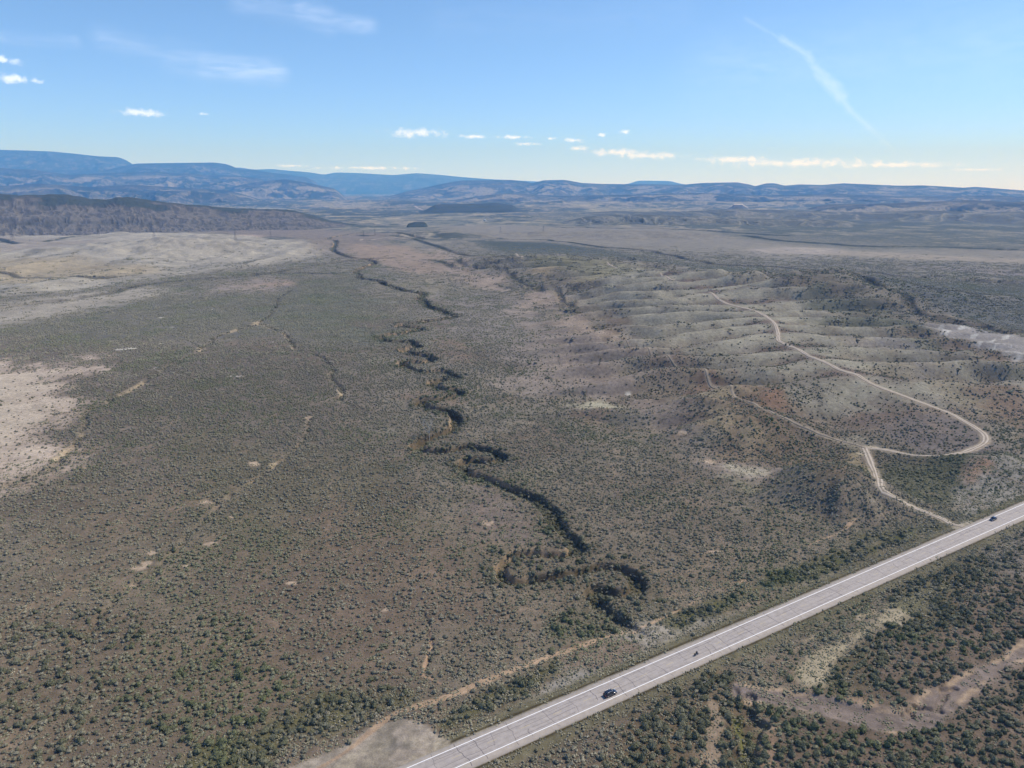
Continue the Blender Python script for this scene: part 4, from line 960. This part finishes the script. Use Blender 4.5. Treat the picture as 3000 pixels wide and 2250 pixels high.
# ------------------------------------------------------------------ vehicles
GLASS = principled('dark car glass', (.012, .014, .018), .08, 0, **{'Coat Weight': .5})
TYRE = principled('black tyre rubber', (.018, .018, .019), .85)
RIM = principled('alloy wheel metal', (.45, .46, .48), .3, .9)
BLACKP = principled('glossy black car paint', (.010, .012, .018), .18, .0, **{'Coat Weight': 1.0, 'Coat Roughness': .05})
NAVYP = principled('glossy dark navy car paint', (.010, .014, .030), .15, .0, **{'Coat Weight': 1.0, 'Coat Roughness': .05})
TRIM = principled('dark plastic trim', (.02, .02, .022), .6)
CHROME = principled('bright metal trim', (.6, .61, .63), .2, 1)
LAMP = principled('clear headlamp lens', (.75, .77, .8), .1, .3)
RED = principled('red tail lamp lens', (.35, .015, .012), .2)
def loft(bm, rings, cap=True):
    vr = [[bm.verts.new(p) for p in r] for r in rings]; n = len(rings[0])
    for a, b in zip(vr[:-1], vr[1:]):
        for i in range(n): bm.faces.new((a[i], a[(i+1) % n], b[(i+1) % n], b[i]))
    if cap:
        bm.faces.new(list(reversed(vr[0]))); bm.faces.new(vr[-1])
    bmesh.ops.recalc_face_normals(bm, faces=bm.faces[:])
def sq(c, s, e): return math.copysign(abs(c)**e, c), math.copysign(abs(s)**e, s)
def ring_yz(x, hw_, z0, z1, n=20, e=.42):
    out = []
    for i in range(n):
        a = 2*math.pi*i/n; u, v = sq(math.cos(a), math.sin(a), e); out.append((x, u*hw_, (z0+z1)/2+v*(z1-z0)/2))
    return out
def ring_xy(x0, x1, hw_, z, n=28, e=.35, nose=1.):
    out = []
    for i in range(n):
        a = 2*math.pi*i/n; u, v = sq(math.cos(a), math.sin(a), e)
        out.append(((x0+x1)/2+u*(x1-x0)/2, v*hw_, z))
    return out
def cyl(bm, p, ax, r, wdt, n=20, r2=None):
    d = Vector(ax).normalized(); q = d.to_track_quat('Z', 'Y').to_matrix().to_4x4()
    bmesh.ops.create_cone(bm, cap_ends=True, segments=n, radius1=r, radius2=r2 if r2 is not None else r, depth=wdt, matrix=Matrix.Translation(p) @ q)
def bar(bm, a, b, r, n=8, r2=None):
    a, b = Vector(a), Vector(b); cyl(bm, (a+b)/2, b-a, r, (b-a).length, n, r2)
def box(bm, c, s, rz=0):
    ret = bmesh.ops.create_cube(bm, size=1)
    for v in ret['verts']: v.co = Matrix.Rotation(rz, 3, 'Z') @ Vector((v.co.x*s[0], v.co.y*s[1], v.co.z*s[2])) + Vector(c)
def torus(bm, c, R0, r0, n=24, m_=8):
    rings = []
    for i in range(n):
        a = 2*math.pi*i/n
        rings.append([bm.verts.new((c[0]+math.cos(a)*(R0+r0*math.cos(2*math.pi*j/m_)), c[1]+r0*math.sin(2*math.pi*j/m_), c[2]+math.sin(a)*(R0+r0*math.cos(2*math.pi*j/m_)))) for j in range(m_)])
    for i in range(n):
        for j in range(m_):
            bm.faces.new((rings[i][j], rings[(i+1) % n][j], rings[(i+1) % n][(j+1) % m_], rings[i][(j+1) % m_]))
def car(name, label, loc, heading, L_, Wd, Ht, paint_, roof_l, belt, rails, hatch):
    t = empty(name, loc, heading); tag(t, label, 'car')
    h = L_/2; W2 = Wd/2
    bm = bmesh.new(); st_ = [(-h, .80, .42, .86), (-h+.06, .92, .34, .98), (-h+.35, .98, .27, belt), (-h+1.2, 1, .25, belt+.02), (0, 1, .24, belt), (h-1.75, 1, .25, belt-.02), (h-1.45, .995, .25, belt-.05), (h-.8, .97, .27, belt-.11), (h-.3, .91, .30, belt-.2), (h-.06, .80, .36, belt-.32), (h, .70, .42, belt-.42)]
    loft(bm, [ring_yz(x, W2*k, z0, z1) for x, k, z0, z1 in st_])
    bm_obj('body', bm, paint_, t, True)
    bm = bmesh.new(); r0, r1 = roof_l
    f0 = h-1.55; b0 = -h+.18 if hatch else -h+.75
    loft(bm, [ring_xy(b0, f0, W2*.93, belt-.06), ring_xy(b0+(r0-b0)*.35, f0+(r1-f0)*.35, W2*.88, belt+(Ht-belt)*.38), ring_xy(b0+(r0-b0)*.8, f0+(r1-f0)*.8, W2*.79, belt+(Ht-belt)*.82), ring_xy(r0, r1, W2*.74, Ht-.06)])
    bm_obj('window_glass', bm, GLASS, t, True)
    bm = bmesh.new(); loft(bm, [ring_xy(r0-.04, r1+.04, W2*.765, Ht-.085), ring_xy(r0, r1, W2*.75, Ht-.03), ring_xy(r0+.2, r1-.2, W2*.6, Ht)])
    for s_ in (-1, 1):                                     # pillars run from the belt to the roof
        for xa, xb in ((f0-.12, r1), ((f0+b0)/2+.15, (r0+r1)/2+.12), (b0+.12, r0+.02)):
            bar(bm, (xa, s_*W2*.925, belt-.05), (xb, s_*W2*.755, Ht-.07), .045, 6)
    bm_obj('roof', bm, paint_, t, True)
    for sx in (h-.92, -h+.98):
        for s_ in (-1, 1):
            bm = bmesh.new(); torus(bm, (sx, s_*(W2-.13), .36), .25, .11)
            wt = bm_obj('tyre', bm, TYRE, t, True); wt.name = 'wheel'
            bm = bmesh.new(); cyl(bm, (sx, s_*(W2-.10), .36), (0, 1, 0), .20, .16)
            for k in range(5):
                a = k*1.2566; bar(bm, (sx, s_*(W2-.01), .36), (sx+.19*math.cos(a), s_*(W2-.01), .36+.19*math.sin(a)), .025, 6)
            bm_obj('rim', bm, RIM, wt)
    for s_ in (-1, 1):
        bm = bmesh.new(); box(bm, (h-.16, s_*W2*.62, belt-.30), (.24, .36, .13), -s_*.35); bm_obj('headlight', bm, LAMP, t)
        bm = bmesh.new(); box(bm, (-h+.05, s_*W2*.78, belt-.12), (.12, .22, .2)); bm_obj('tail_light', bm, RED, t)
        bm = bmesh.new(); box(bm, (f0-.25, s_*(W2+.08), belt+.06), (.14, .2, .14), s_*.2); bm_obj('wing_mirror', bm, paint_, t)
        bm = bmesh.new()
        for xq in (f0-.9, (r0+f0)/2-.3): box(bm, (xq, s_*(W2*.99), belt-.2), (.16, .03, .03))
        bm_obj('door_handle', bm, CHROME if rails else TRIM, t)
        if rails:
            bm = bmesh.new(); bar(bm, (r0+.25, s_*W2*.66, Ht+.03), (r1-.2, s_*W2*.66, Ht+.03), .025, 8)
            for xq in (r0+.3, (r0+r1)/2, r1-.25): bar(bm, (xq, s_*W2*.66, Ht-.04), (xq, s_*W2*.66, Ht+.03), .022, 6)
            bm_obj('roof_rail', bm, CHROME, t)
    bm = bmesh.new(); box(bm, (h-.03, 0, .47), (.12, Wd*.62, .26)); bm_obj('grille', bm, TRIM, t)
    bm = bmesh.new(); box(bm, (-h+.02, 0, .50), (.14, Wd*.8, .2)); bm_obj('rear_bumper', bm, TRIM, t)
    return t
hdg = math.atan2(hd[1], hd[0])
def on_road(px, py, t_):
    p = at(px, py); s_ = (p[0]-HWA[0])*hd[0]+(p[1]-HWA[1])*hd[1]; return hw(s_, t_, .09)
car('suv', 'black people-carrying SUV with bright roof rails driving in the near lane', on_road(1792, 2040, -1.9), hdg, 4.95, 1.96, 1.76, BLACKP, (-1.85, .62), 1.08, True, True)
car('car', 'dark navy car with glinting glass coming down the far lane at the right edge', on_road(2911, 1524, 1.9), hdg+math.pi, 4.7, 1.88, 1.55, NAVYP, (-1.25, .45), .98, False, False)

# ------------------------------------------------------------------ motorcycle and rider
mloc = on_road(2043, 1922, -1.15)
mt = empty('motorcycle', mloc, hdg); tag(mt, 'black touring motorcycle ridden along the near lane ahead of the SUV', 'motorcycle')
for sx in (-.75, .78):
    bm = bmesh.new(); torus(bm, (sx, 0, .32), .255, .07); wt = bm_obj('wheel', bm, TYRE, mt, True)
    bm = bmesh.new(); cyl(bm, (sx, 0, .32), (0, 1, 0), .05, .16)
    for k in range(6): a = k*1.047; bar(bm, (sx, 0, .32), (sx+.23*math.cos(a), 0, .32+.23*math.sin(a)), .014, 6)
    bm_obj('rim', bm, RIM, wt)
bm = bmesh.new(); loft(bm, [ring_yz(x, w_, a_, b_, 14, .7) for x, w_, a_, b_ in ((-.1, .08, .68, .8), (.05, .15, .62, .92), (.3, .17, .62, .98), (.5, .1, .68, .95))]); bm_obj('fuel_tank', bm, BLACKP, mt, True)
bm = bmesh.new(); loft(bm, [ring_yz(x, w_, a_, b_, 14, .6) for x, w_, a_, b_ in ((-.95, .1, .78, .88), (-.7, .15, .7, .84), (-.3, .16, .66, .78), (.0, .12, .66, .76))]); bm_obj('seat', bm, TRIM, mt, True)
bm = bmesh.new(); loft(bm, [ring_yz(x, w_, a_, b_, 12, .5) for x, w_, a_, b_ in ((-.25, .16, .28, .6), (.05, .2, .24, .62), (.35, .15, .3, .6))]); bm_obj('engine', bm, CHROME, mt, True)
bm = bmesh.new(); bar(bm, (.78, .1, .32), (.52, .1, .95), .025); bar(bm, (.78, -.1, .32), (.52, -.1, .95), .025); box(bm, (.55, 0, .93), (.08, .26, .05)); bm_obj('fork', bm, CHROME, mt)
bm = bmesh.new(); bar(bm, (.5, -.1, 1.0), (.32, -.38, 1.06), .016); bar(bm, (.5, .1, 1.0), (.32, .38, 1.06), .016); bar(bm, (.5, -.1, 1.0), (.5, .1, 1.0), .016); bm_obj('handlebar', bm, TRIM, mt)
bm = bmesh.new(); loft(bm, [ring_yz(x, w_, a_, b_, 12, .8) for x, w_, a_, b_ in ((.55, .17, .84, 1.1), (.68, .13, .86, 1.05), (.74, .06, .9, 1.0))]); bm_obj('headlight', bm, LAMP, mt, True)
bm = bmesh.new(); loft(bm, [ring_yz(x, w_, a_, b_, 12, .9) for x, w_, a_, b_ in ((.44, .2, 1.05, 1.38), (.47, .21, 1.05, 1.37))]); bm_obj('windshield', bm, GLASS, mt, True)
for s_ in (-1, 1):
    bm = bmesh.new(); bar(bm, (.1, s_*.2, .3), (-.95, s_*.22, .34), .05, 10, .06); bm_obj('exhaust_pipe', bm, CHROME, mt)
    bm = bmesh.new(); box(bm, (-.75, s_*.29, .6), (.5, .18, .32)); bmesh.ops.bevel(bm, geom=bm.edges[:], offset=.05, segments=2, affect='EDGES'); bm_obj('saddlebag', bm, TRIM, mt)
JACKET = principled('black riding leathers', (.016, .015, .018), .6); SKIN = principled('skin', (.42, .25, .18), .55)
HELM = principled('black helmet shell', (.015, .015, .018), .2)
def skin_person(mloc, hdg):
    """one continuous skinned body, seated on the bike with hands round the grips"""
    J = {'pel': (-.22, 0, .86, .15), 'spine': (-.17, 0, 1.08, .14), 'chest': (-.06, 0, 1.3, .16), 'neck': (.0, 0, 1.47, .065), 'head0': (.03, 0, 1.55, .075), 'head1': (.05, 0, 1.66, .1), 'head2': (.04, 0, 1.76, .07)}
    E_ = [('pel', 'spine'), ('spine', 'chest'), ('chest', 'neck'), ('neck', 'head0'), ('head0', 'head1'), ('head1', 'head2')]
    for s_, n in ((1, 'l'), (-1, 'r')):
        J.update({n+'hip': (-.18, s_*.12, .84, .105), n+'knee': (.24, s_*.24, .74, .07), n+'ank': (.02, s_*.24, .36, .045), n+'toe': (.2, s_*.25, .3, .035),
                  n+'sh': (-.03, s_*.19, 1.37, .07), n+'elb': (.12, s_*.34, 1.16, .048), n+'wri': (.29, s_*.35, 1.09, .03), n+'palm': (.33, s_*.34, 1.085, .032)})
        E_ += [('pel', n+'hip'), (n+'hip', n+'knee'), (n+'knee', n+'ank'), (n+'ank', n+'toe'), ('chest', n+'sh'), (n+'sh', n+'elb'), (n+'elb', n+'wri'), (n+'wri', n+'palm')]
        for k in range(4):
            ln = (.030, .034, .032, .025)[k]; y_ = s_*(.31+.02*k)
            J[n+'f%da' % k] = (.345+ln*.3, y_, 1.092, .0095); J[n+'f%db' % k] = (.35+ln, y_, 1.07, .009); J[n+'f%dc' % k] = (.335, y_, 1.042, .0085)
            E_ += [(n+'palm', n+'f%da' % k), (n+'f%da' % k, n+'f%db' % k), (n+'f%db' % k, n+'f%dc' % k)]
        J[n+'t0'] = (.315, s_*.305, 1.065, .0095); J[n+'t1'] = (.33, s_*.30, 1.04, .009); E_ += [(n+'palm', n+'t0'), (n+'t0', n+'t1')]
    names = list(J); me = bpy.data.meshes.new('person'); me.from_pydata([J[k][:3] for k in names], [(names.index(a), names.index(b)) for a, b in E_], [])
    o = bpy.data.objects.new('person', me); COL.objects.link(o)
    o.modifiers.new('skin', 'SKIN'); sv = me.skin_vertices[0].data
    for i, k in enumerate(names): sv[i].radius = (J[k][3],)*2; sv[i].use_root = (k == 'pel')
    o.modifiers.new('sub', 'SUBSURF').levels = 1; o.modifiers['sub'].render_levels = 1
    me.materials.append(JACKET); o.location = mloc; o.rotation_euler = (0, 0, hdg)
    tag(o, 'rider in black leathers and helmet sitting astride the motorcycle', 'person')
    bm = bmesh.new(); bmesh.ops.create_uvsphere(bm, u_segments=20, v_segments=14, radius=.15)
    for v in bm.verts: v.co = Vector((v.co.x*1.08+.05, v.co.y*.92, v.co.z*1.0+1.66))
    hm = bm_obj('helmet', bm, HELM, o, True)
    bm = bmesh.new(); bmesh.ops.create_uvsphere(bm, u_segments=20, v_segments=14, radius=.155)
    bmesh.ops.delete(bm, geom=[v for v in bm.verts if v.co.x < .07 or abs(v.co.z) > .065], context='VERTS')
    for v in bm.verts: v.co = Vector((v.co.x*1.08+.05, v.co.y*.92, v.co.z+1.665))
    bm_obj('visor', bm, principled('clear helmet visor', (.5, .52, .55), .08, .6), hm, True)
skin_person(mloc, hdg)

# ------------------------------------------------------------------ transmission towers on the plain
STEEL = principled('weathered galvanised steel', (.10, .10, .105), .7, .3)
def tower_parts():
    r_ = empty('transmission_tower', (0, 0, 0))
    for sx in (-1, 1):
        for sy in (-1, 1):
            bm = bmesh.new(); bar(bm, (sx*5.5, sy*3, -1), (sx*.9, sy*.9, 30), .2, 4, .16); bar(bm, (sx*.9, sy*.9, 30), (0, 0, 42), .15, 4, .1); bm_obj('leg', bm, STEEL, r_)
    bm = bmesh.new()
    for k in range(5):
        z0, z1 = k*6, k*6+6; w0 = 5.5-4.6*z0/30; w1 = 5.5-4.6*z1/30; d0 = 3-2.1*z0/30; d1 = 3-2.1*z1/30
        for sy in (-1, 1): bar(bm, (-w0, sy*d0, z0), (w1, sy*d1, z1), .07, 4); bar(bm, (w0, sy*d0, z0), (-w1, sy*d1, z1), .07, 4); bar(bm, (-w1, sy*d1, z1), (w1, sy*d1, z1), .07, 4)
        for sx in (-1, 1): bar(bm, (sx*w0, -d0, z0), (sx*w1, d1, z1), .07, 4); bar(bm, (sx*w0, d0, z0), (sx*w1, -d1, z1), .07, 4)
    bm_obj('bracing', bm, STEEL, r_)
    bm = bmesh.new(); bar(bm, (-9, 0, 31), (9, 0, 31), .18, 4); bar(bm, (-9, 0, 31), (0, 0, 34), .16, 4); bar(bm, (9, 0, 31), (0, 0, 34), .16, 4)
    for x in (-8.5, 0, 8.5): bar(bm, (x, 0, 31), (x, 0, 28.2), .14, 6)
    bm_obj('crossarm', bm, STEEL, r_)
    return r_
def copy_tree(o):
    c = o.copy(); COL.objects.link(c)
    for ch in list(o.children):
        d = ch.copy(); COL.objects.link(d); d.parent = c
    return c
proto = tower_parts()
TOWERS = [(38,703,1.15,'leftmost lattice transmission tower, standing at the left edge of the pale flats'), (288,690,.8,'small lattice tower second from the left on the pale flats'),
          (453,703,.95,'tall lattice tower above the fluted pale badland crest'), (690,703,.85,'lattice tower in front of the small pink clearing'),
          (793,694,.62,'small lattice tower just right of the pink clearing'), (1066,694,.62,'distant lattice tower above the pinkish terrace, left of a near twin'),
          (1099,692,.62,'distant lattice tower above the pinkish terrace, right of its near twin'), (1466,684,.7,'faint lattice tower on the flats in the middle of the view'),
          (1592,682,.75,'faint lattice tower near the left end of the river bluff')]
for i, (px, py, k, lb) in enumerate(TOWERS):
    o = proto if i == 0 else copy_tree(proto)
    p = gp(px, py, Hh); o.location = (p[0], p[1], gh(p[0], p[1])); o.scale = (k,)*3; o.rotation_euler = (0, 0, R(-18+6*math.sin(i*2)))
    tag(o, lb, 'transmission tower', 'towers of the power line crossing the plain')
for px, py, lb in ((494, 700, 'short wooden pole between the badland crest and the river'), (88, 712, 'short wooden pole right of the leftmost tower')):
    p = gp(px, py, Hh); t = empty('utility_pole', (p[0], p[1], gh(p[0], p[1]))); tag(t, lb, 'pole')
    WOOD = principled('grey weathered wood', (.12, .10, .085), .9)
    bm = bmesh.new(); bar(bm, (0, 0, -1), (0, 0, 12), .28, 8, .2); bm_obj('post', bm, WOOD, t)
    bm = bmesh.new(); box(bm, (0, 0, 11), (3, .22, .22)); bm_obj('crossbar', bm, WOOD, t)

# ------------------------------------------------------------------ bare dead tree at the bend of the arroyo
def dead_tree(px, py, h, label, seed):
    p = gp(px, py, Hh); q = random.Random(seed); t = empty('dead_tree', (p[0], p[1], gh(p[0], p[1])-.3)); tag(t, label, 'dead tree')
    bark = principled('bleached dead wood', lin(186, 182, 172, .8), .9)
    tr = bmesh.new(); br = bmesh.new()
    def grow(b, a, d, r, L_, dep):
        pts = [Vector(a)]; dd = Vector(d)
        for k in range(4):
            dd = (dd+Vector((q.uniform(-.25, .25), q.uniform(-.25, .25), q.uniform(-.05, .18)))).normalized(); pts.append(pts[-1]+dd*L_/4)
        for k in range(4): bar(b, pts[k], pts[k+1], r*(1-k*.16), 6, r*(1-(k+1)*.16))
        if dep:
            for _ in range(3 if dep > 1 else 4):
                k = q.choice((2, 3, 4)); nd = (dd+Vector((q.uniform(-1, 1), q.uniform(-1, 1), q.uniform(-.1, .6)))).normalized(); grow(br, pts[k], nd, r*.45, L_*q.uniform(.5, .8), dep-1)
    grow(tr, (0, 0, 0), (-.15, .05, 1), .36, h*.45, 0)
    for d in ((-.55, .1, .8), (.5, -.1, .85), (.05, .5, .9)): grow(br, (-.1, 0, h*.4), d, .24, h*.5, 3)
    bm_obj('trunk', tr, bark, t); bm_obj('branches', br, bark, t)
dead_tree(1258, 1296, 13, 'tall bleached dead tree with forked bare branches at the arroyo bend', 5)

# ------------------------------------------------------------------ roadside posts and the culvert
def post(px, py, hgt, label, lean=0):
    p = gp(px, py, Hh); t = empty('marker_post', (p[0], p[1], gh(p[0], p[1])), hdg); tag(t, label, 'marker post')
    bm = bmesh.new(); box(bm, (0, 0, hgt/2-.1), (.09, .14, hgt+.2)); o = bm_obj('stake', bm, principled('white post plastic', (.75, .75, .72), .6), t)
    bm = bmesh.new(); box(bm, (-.05, 0, hgt-.15), (.012, .1, .16)); bm_obj('reflector', bm, principled('amber reflector', (.6, .3, .06), .3), t)
    t.rotation_euler = (lean, 0, hdg)
post(2313, 1849, 1.3, 'thin white marker post on the near verge below the middle of the highway')
post(2252, 1873, 1.1, 'leaning white marker post left of the upright one on the near verge', .9)
post(2459, 1766, .9, 'small pale marker post at the near shoulder edge of the highway')
post(2693, 1597, 1.2, 'white marker post on the far verge near the dirt road junction')
cpos = gp(2068, 2000, Hh); ct = empty('culvert_headwall', (cpos[0], cpos[1], gh(cpos[0], cpos[1])), hdg-.05)
tag(ct, 'pale concrete culvert headwall at the foot of the verge by the largest shrub', 'culvert')
CONC = principled('pale weathered concrete', (.24, .23, .21), .9)
bm = bmesh.new(); box(bm, (0, 0, .1), (3.4, .28, 1.1)); box(bm, (-1.8, -.5, 0), (.24, 1.1, .8), .3); box(bm, (1.8, -.5, 0), (.24, 1.1, .8), -.3)
bmesh.ops.bevel(bm, geom=bm.edges[:], offset=.03, segments=1, affect='EDGES'); bm_obj('wall', bm, CONC, ct)
bm = bmesh.new(); cyl(bm, (0, -.2, .1), (0, 1, 0), .5, .16, 24); torus(bm, (0, -.28, .1), .52, .06); bm_obj('pipe_mouth', bm, TRIM, ct)

# ------------------------------------------------------------------ tiny far buildings
WALLM = principled('pale farm building wall', (.55, .53, .48), .8); ROOFM = principled('pale metal roof', (.5, .5, .5), .5, .3)
def house(px, py, D, sx, sy, h, label, up):
    a, e = azel(px, py); a = R(a); z = CAM_H+math.tan(R(e))*D
    t = empty('farm_building', (D*math.sin(a), D*math.cos(a), z), .3*sx); tag(t, label, 'building')
    bm = bmesh.new(); box(bm, (0, 0, h/2-up/2), (sx, sy, h+up)); bm_obj('wall', bm, WALLM, t)
    bm = bmesh.new()
    v = [bm.verts.new(c) for c in ((-sx/2-.6, -sy/2-.6, h), (sx/2+.6, -sy/2-.6, h), (sx/2+.6, sy/2+.6, h), (-sx/2-.6, sy/2+.6, h), (-sx/2-.6, 0, h*1.5), (sx/2+.6, 0, h*1.5))]
    for f in ((0, 1, 5, 4), (2, 3, 4, 5), (0, 4, 3), (1, 2, 5), (3, 2, 1, 0)): bm.faces.new([v[i] for i in f])
    bm_obj('roof', bm, ROOFM, t)
    bm = bmesh.new(); box(bm, (0, -sy/2-.05, h*.4), (sx*.2, .2, h*.7)); bm_obj('door', bm, TRIM, t)
def far_hit(px, py):
    r = ray(px, py); d = np.hypot(r[0], r[1]); x = RS*r[0]/d; y = RS*r[1]/d; z = CAM_H+RS*r[2]/d
    g = lookup(Hh, x, y); k = np.nonzero((z < g) & (RS > 300))[0]
    return (x[k[0]], y[k[0]], g[k[0]]) if len(k) else None
for px, py, lb in ((2226, 616, 'tiny pale farm building on the plain right of the small butte'), (870, 632, 'tiny pale farm building below the end of the escarpment skyline'),
                   (1420, 648, 'tiny pale farm building on the flats beyond the river bend')):
    q = far_hit(px, py)
    if q is None: continue
    D = math.hypot(q[0], q[1]); house(px, py, D, 26, 14, 6, lb, 6)
